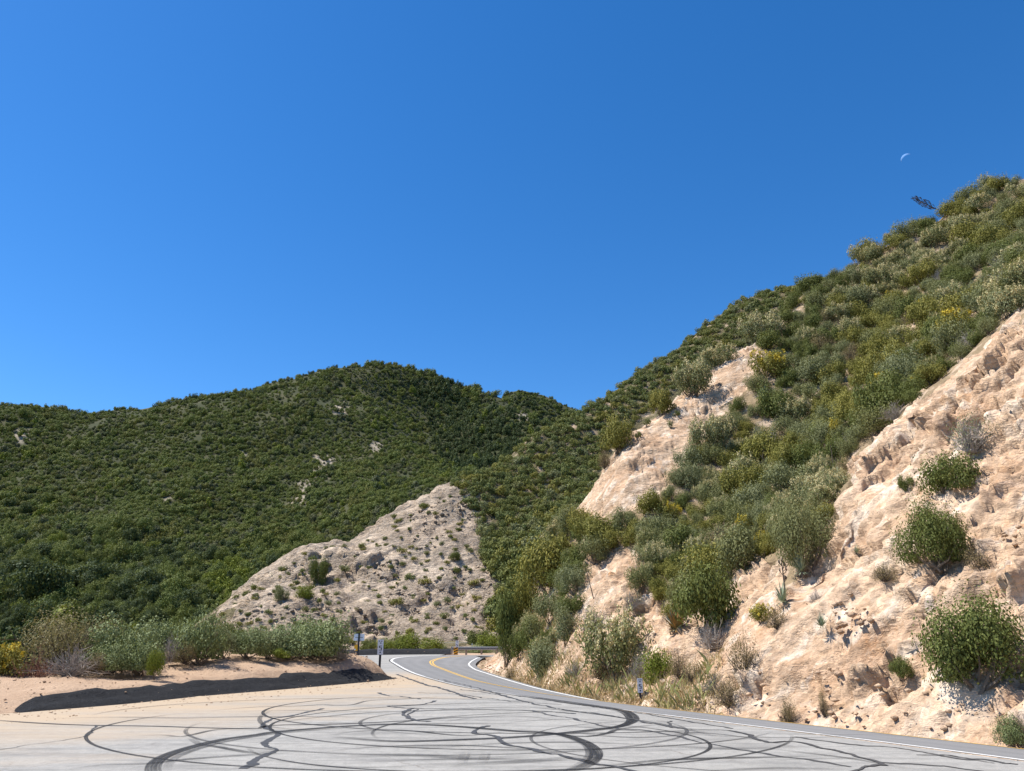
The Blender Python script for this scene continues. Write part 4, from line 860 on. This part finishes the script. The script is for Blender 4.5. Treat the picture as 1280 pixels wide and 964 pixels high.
# ------------------------------------------------------------------ brush of the middle hill and forest of the far mountain
def scatter_stuff(name, P, scl, rot, pick, meshes, label):
    """one uncountable mass: instances of leaf crowns on points"""
    col = bpy.data.collections.new(name+'_crowns')
    for i, me in enumerate(meshes):
        o = bpy.data.objects.new(f'{chr(97+i)}_{name}_crown', me); col.objects.link(o)
    me = bpy.data.meshes.new(name); me.vertices.add(len(P)); me.vertices.foreach_set('co', np.asarray(P).ravel())
    a = me.attributes.new('scl', 'FLOAT_VECTOR', 'POINT'); a.data.foreach_set('vector', np.asarray(scl, np.float32).ravel())
    a = me.attributes.new('rot', 'FLOAT_VECTOR', 'POINT'); a.data.foreach_set('vector', np.asarray(rot, np.float32).ravel())
    a = me.attributes.new('pick', 'INT', 'POINT'); a.data.foreach_set('value', np.asarray(pick, np.int32))
    o = bpy.data.objects.new(name, me); C.objects.link(o); o['kind'] = 'stuff'; o['label'] = label
    ng = bpy.data.node_groups.new(name+'_scatter', 'GeometryNodeTree'); ng.interface.new_socket('Geometry', in_out='INPUT', socket_type='NodeSocketGeometry'); ng.interface.new_socket('Geometry', in_out='OUTPUT', socket_type='NodeSocketGeometry')
    N = ng.nodes; gi = N.new('NodeGroupInput'); go = N.new('NodeGroupOutput'); ip = N.new('GeometryNodeInstanceOnPoints'); ci = N.new('GeometryNodeCollectionInfo'); ci.inputs['Collection'].default_value = col; ci.inputs['Separate Children'].default_value = True; ci.inputs['Reset Children'].default_value = True
    def named(nm, ty): x = N.new('GeometryNodeInputNamedAttribute'); x.data_type = ty; x.inputs['Name'].default_value = nm; return x.outputs['Attribute']
    ip.inputs['Pick Instance'].default_value = True
    er = N.new('FunctionNodeEulerToRotation'); ng.links.new(named('rot', 'FLOAT_VECTOR'), er.inputs[0])
    ng.links.new(gi.outputs[0], ip.inputs['Points']); ng.links.new(ci.outputs[0], ip.inputs['Instance']); ng.links.new(named('pick', 'INT'), ip.inputs['Instance Index']); ng.links.new(er.outputs[0], ip.inputs['Rotation']); ng.links.new(named('scl', 'FLOAT_VECTOR'), ip.inputs['Scale']); ng.links.new(ip.outputs[0], go.inputs[0])
    md = o.modifiers.new('scatter', 'NODES'); md.node_group = ng; return o
def singles(kind_meshes, name, P, scl, rz, labels, cat, groups):
    for i in range(len(P)):
        o = bpy.data.objects.new(name, kind_meshes[i]); C.objects.link(o); o.location = P[i]; o.scale = scl[i]; o.rotation_euler = (0, 0, rz[i]); tag(o, labels[i], cat, groups[i])
mid_m = [far_proto('hill_brush_crown', 200+i, L_MID if i < 3 else L_OLIVE if i == 3 else L_GREY, 520, .75, .15, lobes=9, spread=.66) for i in range(5)]
MIDBRUSH = [(560,602),(720,505),(930,362),(1010,345),(1110,320),(1110,420),(945,430),(850,480),(760,560),(745,600),(750,650),(665,700),(630,800),(612,775),(622,735),(604,700),(598,655),(575,612)]
rng = np.random.default_rng(31); q = sample_poly(MIDBRUSH, 30000, rng); P = cast(q[:,0], q[:,1], F_MID, 100, 330); P = P[~np.isnan(P[:,0])]
rad = 1.2+1.1*rng.random(len(P)); k = thin(P, rad*.74, rng); P, rad = P[k], rad[k]
bare = fbm(np.c_[P[:,:2]/np.array([26.,9.])+3, np.full(len(P), 1.)], 3) > .80; P, rad = P[~bare], rad[~bare]
big = np.clip((168-P[:,1])/30, 0, 1); rad = rad*(1+.7*big)
scl = np.c_[rad*.98, rad*.98, rad*1.1*(.9+.5*rng.random(len(P)))]; P[:,2] -= .2; rz = rng.random(len(P))*6.28; pick = rng.choice(5, len(P), p=[.24,.24,.22,.13,.17])
order = np.argsort(P[:,1]/rad)[:200]; rest = np.setdiff1d(np.arange(len(P)), order)
wrd = ['dark green', 'dark green', 'dark green', 'yellowish olive', 'grey-green']
singles([mid_m[pick[i]] for i in order], 'hillside_bush', P[order], scl[order], rz[order], [wrd[pick[i]]+' bush on the hillside right of the pale cut slope' for i in order], 'bush', [wrd[pick[i]]+' bushes of the middle hillside' for i in order])
scatter_stuff('hill_brush', P[rest], scl[rest], np.c_[np.zeros((len(rest),2)), rz[rest]], pick[rest], mid_m, 'unbroken low brush covering the middle hillside')
print('mid brush', len(P))
L_FAR2 = mat_leaf('yellowish_forest_leaf', (.085,.092,.02), (.165,.165,.045), (.12,.12,.03), .6); L_FAR3 = mat_leaf('greyish_forest_leaf', (.07,.08,.035), (.15,.16,.08), (.12,.115,.06), .6)
far_m = [far_proto('forest_crown', 300+i, (L_FAR, L_FAR, L_FAR, L_FAR2, L_FAR3)[i], 720, .95, .145, lobes=11, rlobe=(.28,.5), nrnd=.3) for i in range(5)]+[far_proto('ravine_crown', 320+i, L_RAV, 420, 1.15, .19, lobes=9, rlobe=(.28,.46)) for i in range(3)]+[far_proto('bright_crown', 330+i, L_BRIGHT, 420, .9, .19, lobes=9) for i in range(1)]
FOREST = [(-560,470),(-160,495),(0,498),(130,506),(300,482),(430,448),(490,440),(560,455),(640,478),(720,495),(745,520),(700,545),(640,575),(575,602),(530,625),(470,675),(395,690),(300,748),(270,800),(150,815),(-560,830)]
rng = np.random.default_rng(41); q = sample_poly(FOREST, 95000, rng); P = cast(q[:,0], q[:,1], F_FAR, 150, 1000, 240); P = P[~np.isnan(P[:,0])]
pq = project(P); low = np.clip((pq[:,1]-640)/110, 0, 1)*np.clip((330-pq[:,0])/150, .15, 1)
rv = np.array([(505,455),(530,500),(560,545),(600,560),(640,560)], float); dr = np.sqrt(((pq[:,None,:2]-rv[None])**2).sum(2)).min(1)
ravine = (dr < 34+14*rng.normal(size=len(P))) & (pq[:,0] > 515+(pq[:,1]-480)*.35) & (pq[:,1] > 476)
rad = (1.4+1.7*rng.random(len(P))**2.)*(1+1.15*low)*np.clip(1+.75*fbm(np.c_[P[:,:2]/24+5, np.full(len(P), 4.)], 3), .6, 1.9)*np.where(P[:,1] > 560, 1.35, 1)*np.where(ravine, 1.35, 1); k = thin(P, rad*.86, rng); P, rad, low, ravine, pq = P[k], rad[k], low[k], ravine[k], pq[k]
outc = np.zeros(len(P), bool)
for ox, oy, r_ in OUT: outc |= (np.hypot(pq[:,0]-ox, (pq[:,1]-oy)) < r_*1.25*rng.random(len(P))**.8) & (rng.random(len(P)) < .62)
gap = outc | (fbm(np.c_[P[:,:2]/22+9, np.full(len(P), 3.)], 3) > .98) & ~ravine & (low < .3); P, rad, low, ravine, pq = P[~gap], rad[~gap], low[~gap], ravine[~gap], pq[~gap]
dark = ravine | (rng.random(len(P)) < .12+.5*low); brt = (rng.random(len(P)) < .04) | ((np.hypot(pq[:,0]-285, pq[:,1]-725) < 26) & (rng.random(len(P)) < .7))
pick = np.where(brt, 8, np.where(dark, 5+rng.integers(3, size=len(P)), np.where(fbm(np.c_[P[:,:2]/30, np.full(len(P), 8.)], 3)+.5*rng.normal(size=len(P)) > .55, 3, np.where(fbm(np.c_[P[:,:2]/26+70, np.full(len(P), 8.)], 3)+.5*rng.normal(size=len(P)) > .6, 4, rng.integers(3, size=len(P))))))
scl = np.c_[rad, rad, rad*(1.0+.5*rng.random(len(P))+.35*ravine+.2*low)]; P[:,2] -= .3; rz = rng.random(len(P))*6.28
order = np.argsort(-rad/P[:,1]*((pq[:,0] > -20) & (pq[:,1] < 800)))[:300]; rest = np.setdiff1d(np.arange(len(P)), order)
def fw(i): return 'bright green' if pick[i] == 8 else 'very dark green' if pick[i] > 4 else 'mid green'
near_f = [far_proto('near_forest_crown', 340+i, L_FAR if i < 3 else L_RAV if i < 6 else L_BRIGHT, 3000, .95, .075, lobes=18, rlobe=(.2,.42), spread=.66) for i in range(7)]
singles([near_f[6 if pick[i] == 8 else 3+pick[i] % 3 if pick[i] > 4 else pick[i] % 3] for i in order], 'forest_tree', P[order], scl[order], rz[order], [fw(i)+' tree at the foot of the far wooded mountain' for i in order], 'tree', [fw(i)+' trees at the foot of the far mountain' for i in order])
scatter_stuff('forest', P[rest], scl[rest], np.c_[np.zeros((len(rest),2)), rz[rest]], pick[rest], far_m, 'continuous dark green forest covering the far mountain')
print('forest', len(P))
# shrubs dotted over the pale cut
CUTPX = [(575,606),(598,660),(606,705),(622,735),(620,800),(440,806),(300,800),(300,748),(390,692),(470,680),(530,630)]
rng = np.random.default_rng(51); q = sample_poly(CUTPX, 1500, rng); P = cast(q[:,0], q[:,1], F_MID, 100, 230); P = P[~np.isnan(P[:,0])]; rad = np.where(rng.random(len(P)) < .14, 1.1, .5)+.45*rng.random(len(P)); pq = project(P)
dens = np.where((pq[:,0] < 400), .95, .5)+.3*fbm(np.c_[P[:,:2]/14, np.full(len(P), 5.)], 2); k = np.where(rng.random(len(P)) < dens)[0][:420]; k = k[thin(P[k], rad[k]*1.7, rng)][:290]
singles([(mid_m[0], mid_m[1], mid_m[4], mid_m[3])[rng.integers(4)] for i in k], 'small_shrub', P[k]-np.array([0,0,.1]), [(rad[i],rad[i],rad[i]*1.15) for i in k], rng.random(len(k))*6.28, [('knee-high dark shrub' if rad[i] < .8 else 'larger dark bush')+(' on the stony left part of the pale cut slope' if pq[i,0] < 400 else ' dotted over the pale cut slope across the road') for i in k], 'shrub', [('small' if rad[i] < .8 else 'larger')+(' left' if pq[i,0] < 400 else '')+' shrubs on the pale cut slope' for i in k])
rl = catmull(np.array([(262,776),(300,744),(345,714),(390,686),(430,681),(470,669),(530,622),(575,599)], float), 9.)
for i_, (x_, y_) in enumerate(rl):
    x_ += rng.normal()*4; y_ += 3+abs(rng.normal())*3
    p_ = cast(x_, y_, F_MID, 100, 230)[0]
    if np.isnan(p_[0]) or rng.random() < .3: continue
    s_ = .5+.9*rng.random()**2; o_ = bpy.data.objects.new('ridge_shrub', mid_m[rng.integers(5)]); C.objects.link(o_); o_.location = p_-np.array([0,0,.1]); o_.scale = (s_, s_, s_*1.1); o_.rotation_euler = (0, 0, rng.random()*6.28)
    tag(o_, 'low shrub on the ridge line of the pale cut slope', 'shrub', 'shrubs along the ridge of the pale cut slope')
def midplant(kind, name, px, b, w, h, label): return hand(kind, name, px, b, w, h, label, 'bush', field=F_MID, y0=100, y1=250)
midplant('green', 'cut_slope_bush', 398, 732, 26, 46, 'dark upright bush casting a shadow on the pale cut slope')
midplant('grey', 'cut_slope_bush', 350, 752, 24, 24, 'grey bush low on the left end of the pale cut slope')
midplant('bright', 'cut_slope_bush', 380, 750, 26, 22, 'light green bush below the dark upright one on the pale cut slope')
midplant('green', 'cut_slope_bush', 568, 700, 18, 14, 'round dark bush in the rocky middle of the pale cut slope')

# ------------------------------------------------------------------ shrubs along the dirt bank
def bankplant(kind, name, px, base, w, h, Y, label, variant=None, cat='shrub', rz=None, zoff=0):
    p = U(px, base, Y); z = bank_z(p[0], p[1]); p[2] = min(p[2], z+.25); m = px_size(p)[0]
    return plant(kind, name, (p[0], p[1], p[2]-.08+zoff), w*m*.58, h*m*1.12+max(0, U(px, base, Y)[2]-p[2]), label, cat, None, variant, rz=rz)
bankplant('gold', 'broom_bush', 2, 846, 62, 44, 22.6, 'yellow-flowered bush at the end of the dirt bank', 0)
bankplant('chamise', 'chamise_shrub', 74, 838, 112, 74, 24.2, 'big brownish olive shrub over dead red branches on the dirt bank', 0)
bankplant('redtwig', 'dead_shrub', 42, 846, 70, 40, 22.8, 'reddish dead branches at the foot of the brownish shrub', 0, 'dead shrub')
bankplant('dead', 'dead_shrub', 88, 840, 76, 42, 23.0, 'grey dead branches at the foot of the brownish shrub', 1, 'dead shrub')
bankplant('silver', 'silvery_shrub', 146, 828, 84, 62, 25.5, 'tall silvery green shrub beside the brownish one on the bank', 0)
bankplant('silver', 'silvery_shrub', 134, 832, 52, 32, 24.0, 'low silvery shrub in front of the tall one on the bank', 1)
bankplant('silver', 'silvery_shrub', 178, 824, 54, 36, 24.8, 'low silvery shrub beside a yellow-green tuft on the bank', 2)
bankplant('bright', 'grassy_tuft', 195, 828, 20, 22, 24.0, 'yellow-green tuft at the front of the shrub row on the bank', 1)
bankplant('dead', 'dead_shrub', 216, 814, 50, 32, 27.0, 'pale grey leafless shrub in the row on the bank', 0, 'dead shrub')
bankplant('silver', 'silvery_shrub', 252, 817, 66, 62, 27.5, 'dense silvery green shrub with a dark shaded side on the bank', 3)
bankplant('silver', 'silvery_shrub', 308, 816, 50, 34, 29.5, 'silvery green shrub between two bigger ones on the bank', 4)
bankplant('silver', 'silvery_shrub', 362, 818, 66, 38, 31.0, 'wide silvery green shrub left half of the pair at the bank end', 1)
bankplant('silver', 'silvery_shrub', 402, 818, 80, 54, 32.0, 'wide silvery green shrub at the right end of the bank row', 2)
bankplant('dead', 'dead_shrub', 428, 820, 26, 18, 32.5, 'small pale dead bush at the right end of the bank row', 1, 'dead shrub')
bankplant('bright', 'grassy_tuft', 350, 820, 26, 12, 30.0, 'low yellowish green weed under the wide silvery shrub', 0)
bankplant('brown', 'dry_shrub', 118, 836, 30, 24, 23.4, 'small brown dry bush between the chamise and the silvery shrubs', 0)
bankplant('chamise', 'chamise_shrub', 118, 830, 70, 62, 26.6, 'brownish shrub behind the big one on the dirt bank', 1)
bankplant('silver', 'silvery_shrub', 192, 815, 52, 44, 28.0, 'silvery shrub behind the grey leafless one on the bank', 4)
bankplant('grey', 'low_bush', 280, 816, 44, 36, 28.8, 'grey-green bush filling the gap beside the dense silvery shrub', 1)
bankplant('silver', 'silvery_shrub', 384, 815, 60, 52, 33.4, 'tall silvery shrub behind the pair at the bank end', 3)
bankplant('grey', 'low_bush', 335, 818, 40, 32, 30.4, 'grey-green bush in front of the pair at the bank end', 2)
bankplant('brown', 'dry_shrub', 232, 818, 26, 18, 26.6, 'low brown weed between the leafless and the dense silvery shrubs', 1)
bankplant('green', 'low_bush', 226, 806, 46, 30, 29.5, 'dark green bush behind the grey leafless shrub on the bank', 2)
bankplant('silver', 'silvery_shrub', 330, 812, 46, 34, 33.0, 'silvery green shrub behind the row near the end of the bank', 0)
bankplant('green', 'low_bush', 284, 808, 44, 36, 31.5, 'dark green bush behind the silvery row on the bank', 1)
for px, b, w, h, Y, kd, lab in [(480,813,34,18,92,'bright','bright green bush behind the far berm next to the sign post'),(512,813,38,26,93,'bright','largest bright green bush behind the far berm'),(540,814,34,20,91,'bright','bright green bush behind the far berm beside the guardrail end'),(458,812,28,16,90,'green','dark green bush behind the sign at the far berm'),(498,812,26,18,96,'green','dark green bush among the bright ones behind the far berm'),
     (596,808,34,26,106,'green','dark green bush beside the far stretch of road'),(612,810,36,22,100,'bright','light green bush beyond the guardrail at the corner'),(575,814,26,10,94,'brown','low pale dry bush behind the guardrail'),(600,814,30,10,92,'silver','low grey-green bush behind the guardrail'),(548,812,20,10,95,'silver','low grey bush behind the guardrail end')]:
    p = U(px, b, Y); plant(kd, 'roadside_bush', (p[0], p[1], p[2]-.4), w*px_size(p)[0]*.55, h*px_size(p)[0]+.4, lab, 'bush')

# ------------------------------------------------------------------ roadside grass, rubble, pebbles (nobody could count them)
def blades(P, h, rng, w=.012):
    n = len(P); a = rng.random(n)*6.283; d = np.c_[np.cos(a), np.sin(a), np.zeros(n)]; le = rng.normal(size=(n,3))*.35; hh = h*(.5+rng.random(n))[:,None]
    V = np.empty((n,4,3)); V[:,0] = P-d*w; V[:,1] = P+d*w; V[:,2] = P+(le*.35+np.array([0,0,.6]))*hh+d*w*.6; V[:,3] = P+(le+np.array([0,0,1]))*hh
    return V.reshape(-1,3)
rng = np.random.default_rng(61)
def foot_points(n, lo, hi, pxlo, pxhi, clump=.5):
    L = INNER_C; i = rng.integers(1, len(L)-1, n*6); t = L[i+0, :2]-L[i-1, :2]; t /= np.linalg.norm(t, axis=1)[:,None]; nn = np.c_[t[:,1], -t[:,0]]; off = lo+(hi-lo)*rng.random(len(i))**1.2
    xy = L[i,:2]+t*rng.normal(size=(len(i),1))*.4+nn*off[:,None]; P = np.c_[xy, F_NEAR(xy[:,0], xy[:,1])]; pj = project(P)
    m = (pj[:,0] > pxlo) & (pj[:,0] < pxhi) & (P[:,1] > 5) & (P[:,1] < 75) & (fbm(np.c_[xy*.9, np.zeros(len(xy))], 2) > -clump); return P[m][:n]
Pg = foot_points(11000, -.35, 2.4, 640, 905, .45); g = quads_mesh('dry_grass', blades(Pg, .24, rng), L_GRASS, rng.random(len(Pg))); o = bpy.data.objects.new('dry_grass', g); C.objects.link(o); tag(o, 'dry tan grass along the foot of the slope', kind='stuff')
Pg = foot_points(2600, .1, 1.8, 660, 900, -.1); g = quads_mesh('green_grass', blades(Pg, .45, rng), L_GREENGRASS, rng.random(len(Pg))); o = bpy.data.objects.new('green_grass', g); C.objects.link(o); tag(o, 'green grass tufts along the foot of the slope', kind='stuff')
def stones(name, P, size, mat, label, rng):
    V = []; Fc = []; base = np.array([(1,0,0),(-1,0,0),(0,1,0),(0,-1,0),(0,0,1),(0,0,-1),(.6,.6,.5),(-.6,.5,.55),(.5,-.6,.5),(-.5,-.6,.45)], float)
    F0 = [(4,6,0),(4,2,6),(6,2,0),(4,7,2),(4,1,7),(7,1,2),(4,0,8),(4,8,3),(8,0,3),(4,9,1),(4,3,9),(9,3,1),(5,0,2),(5,2,1),(5,1,3),(5,3,0)]
    VV = np.empty((len(P),10,3))
    for i in range(len(P)): VV[i] = P[i]+(base*(1+.3*rng.normal(size=(10,3))*.6))*size[i]*np.array([1,.8+.4*rng.random(),.65])
    Fa = (np.array(F0)[None]+np.arange(len(P))[:,None,None]*10).reshape(-1,3); o = mesh_obj(name, VV.reshape(-1,3), Fa, mat, attrs={'rock': np.ones(len(P)*10)}); tag(o, label, kind='stuff')
Ps = foot_points(1500, -.45, 1.4, 600, 1500, 2); stones('rubble', Ps, .02+.11*rng.random(len(Ps))**3, M_ROCK, 'loose rubble fallen along the foot of the rock cut', rng)
i = rng.integers(len(BANKV), size=1600); Pb = BANKV[i]+np.c_[rng.normal(size=(1600,2))*.15, np.zeros(1600)]; Pb[:,2] += .005; stones('gravel', Pb, .012+.045*rng.random(1600)**3, M_DIRT, 'pebbles strewn over the dirt bank', rng)
qd = DIKE[rng.integers(len(DIKE), size=900)]; Pd = np.c_[qd-DN[0]*0, np.zeros(900)]; nd = np.array([DN[((DIKE-p)**2).sum(1).argmin()] for p in qd]); Pd[:,:2] -= nd*(rng.random((900,1))**2*2.2); Pd[:,:2] += rng.normal(size=(900,2))*.2; stones('gravel', Pd, .008+.03*rng.random(900)**3, M_DIRT, 'pebbles washed onto the edge of the lot', rng)
q = sample_poly([(1280,400),(1280,930),(900,890),(985,770),(1060,630),(1080,570),(1200,465)], 2600, rng); Pr = cast(q[:,0], q[:,1], F_NEAR, 16, 60); Pr = Pr[~np.isnan(Pr[:,0])]; Pr = Pr[fbm(Pr/3, 2) > .55]
stones('rubble', Pr, .03+.15*rng.random(len(Pr))**3, M_ROCK, 'broken stones lodged in the face of the near rock cut', rng)
q = sample_poly(CUTPX, 2600, rng); Pr = cast(q[:,0], q[:,1], F_MID, 100, 230); Pr = Pr[~np.isnan(Pr[:,0])]; Pr = Pr[fbm(Pr/11, 2) > -.05]
stones('scree', Pr, .12+.5*rng.random(len(Pr))**3, M_ROCKM, 'scree and broken rock over the pale cut slope', rng)

# ------------------------------------------------------------------ marker posts, sign, guardrail, moon
M_SIGN = plain('white_reflective_sheet', (.72,.75,.80), .4); M_INK = plain('black_ink', (.02,.02,.025), .6); M_AMBER = plain('amber_reflector', (.75,.36,.02), .4); M_STEEL = plain('galvanised_steel', (.30,.31,.32), .45, .6); M_WOOD = plain('weathered_post_wood', (.34,.28,.22), .9); M_BLACK = plain('dark_post', (.035,.035,.04), .6)
def part(name, VF, mat, e):
    o = bpy.data.objects.new(name, poly_mesh(name, VF, mat)); C.objects.link(o); o.parent = e; return o
def marker(px, base, Y, hgt, label, pw=.20, ph=.60, post=M_BLACK, z=None):
    p = U(px, base, Y) if Y else cast(px, base, F_NEAR, 16, 60)[0]; e = bpy.data.objects.new('marker_post', None); C.objects.link(e); e.location = p; tag(e, label, 'marker post')
    part('post', boxmesh(-.045,.045,.0,.05,-.4,hgt), post, e); pn = part('panel', boxmesh(-pw/2,pw/2,-.02,0,hgt-ph,hgt), M_SIGN, e)
    ink = [(-.05,-.02,.86,.93),(.02,.06,.86,.93),(-.02,.03,.74,.80),(-.05,.05,.55,.59),(-.05,-.02,.44,.59),(-.05,.05,.44,.475),(.02,.05,.30,.475),(-.05,.05,.28,.31),(-.02,.02,.10,.20)]
    for a0, a1, b0, b1 in ink:
        m = part('lettering', boxmesh(a0*pw/.2, a1*pw/.2, -.026, -.021, hgt-ph+b0*ph, hgt-ph+b1*ph), M_INK, pn)
    return e
marker(474.5, 831, 34.0, 1.0, 'white paddle marker on a dark post at the end of the dirt bank', .24, .60)
marker(801, 876, None, .85, 'white paddle marker standing in the dry roadside grass', .21, .55)
# back of the route sign with its amber marker
p = U(447.5, 818, 62); e = bpy.data.objects.new('road_sign', None); C.objects.link(e); e.location = p; tag(e, 'sign seen from behind on a dark post beyond the bank', 'sign')
part('post', boxmesh(-.06,.06,-.06,.06,-.6,1.55), M_BLACK, e); part('panel', boxmesh(-.42,.40,.065,.085,1.0,1.5), M_SIGN, e); part('cross_bar', boxmesh(-.3,.3,.05,.064,1.2,1.26), M_STEEL, e)
am = part('amber_marker', boxmesh(-.30,-.05,-.09,-.065,.25,.70), M_AMBER, e); part('stripe', boxmesh(-.30,-.19,-.10,-.091,.30,.40), M_SIGN, am)
# guardrail on the outside of the bend
GR = [(-6.3,84.0),(-4.8,84.15),(-3.2,84.25),(-1.6,84.4),(0,84.7),(1.6,85.0),(3.2,85.4),(4.8,86.0),(6.4,86.8),(8.0,87.7)]
e = bpy.data.objects.new('guardrail', None); C.objects.link(e); e.location = (GR[0][0], GR[0][1], 0); tag(e, 'steel guardrail on wooden posts round the outside of the bend', 'guardrail'); o0 = np.array([*GR[0], 0])
prof = [(0,.44),(.06,.48),(.06,.55),(0,.60),(.06,.65),(.06,.72),(0,.76)]; V = []; Fc = []
Lg = catmull(np.array([[*q, 0] for q in GR]), .4)-o0
for k, q in enumerate(Lg):
    t = Lg[min(k+1, len(Lg)-1)]-Lg[max(k-1, 0)]; t /= np.linalg.norm(t); n = np.array([t[1], -t[0], 0])
    for a0, z0 in prof: V.append(q+n*a0+np.array([0,0,z0]))
m7 = len(prof); part('rail', (V, [(k*m7+j, k*m7+j+1, (k+1)*m7+j+1, (k+1)*m7+j) for k in range(len(Lg)-1) for j in range(m7-1)]), M_STEEL, e)
for q in GR: part('post', boxmesh(q[0]-o0[0]-.1, q[0]-o0[0]+.1, q[1]-o0[1]+.08, q[1]-o0[1]+.28, -.4, .78), M_WOOD, e)
marker(571, 821, 83.0, 1.55, 'white paddle marker above the amber end of the guardrail', .30, .75)
p = U(569.5, 821.5, 82.6); e = bpy.data.objects.new('object_marker', None); C.objects.link(e); e.location = p; tag(e, 'amber and black striped marker at the end of the guardrail', 'marker')
pn = part('panel', boxmesh(-.22,.22,-.02,.02,.15,.95), M_AMBER, e); part('post', boxmesh(-.03,.03,.021,.06,-.4,.9), M_STEEL, e)
for k in range(3): part('stripe', ([(-.22,-.026,.2+k*.25),(.22,-.026,.38+k*.25),(.22,-.026,.48+k*.25),(-.22,-.026,.30+k*.25)], [(0,1,2,3)]), M_INK, pn)
# a few slim delineators on the far verge
for px, b, Y in [(590,815.5,93),(604,812,100)]:
    p = U(px, b, Y); e = bpy.data.objects.new('delineator', None); C.objects.link(e); e.location = p; tag(e, 'slim white delineator post behind the guardrail', 'delineator', 'delineators behind the guardrail'); part('post', boxmesh(-.06,.06,-.03,.03,-.3,1.0), M_WOOD, e); part('reflector', boxmesh(-.05,.05,-.045,-.031,.75,.95), M_SIGN, e)
# day moon: only its sunlit limb modelled, blue air haze put into its colour
md = ray(1133.5, 199); md /= np.linalg.norm(md); mc = np.array([0,0,EYE])+md*9000; R = 9000*5.8/FPX; sd = np.array([-.50*CP*0-.50, 0, .86]); sd = sd-md*(sd@md); sd /= np.linalg.norm(sd)
side = np.cross(md, sd); V = []; nu, nvv = 24, 7
for i in range(nu+1):
    a = math.pi*i/nu; c = math.cos(a); s = math.sin(a)
    for j in range(nvv):
        f = .66+.34*j/(nvv-1); x = c; yv = s*f; zz = math.sqrt(max(0, 1-x*x-yv*yv)); V.append(mc+R*(side*x+sd*yv-md*zz))
def mat_moon():
    t = NT('air_tinted_moon'); t.col(t.mix(t.noise(.03, 4), (.11,.225,.45), (.15,.27,.50))); t.b.inputs['Roughness'].default_value = 1; t.b.inputs['Specular IOR Level'].default_value = 0; return t.m
moon = mesh_obj('moon', V, grid_faces(nvv, nu+1), mat_moon()); tag(moon, 'pale crescent moon in the blue daytime sky', 'moon')
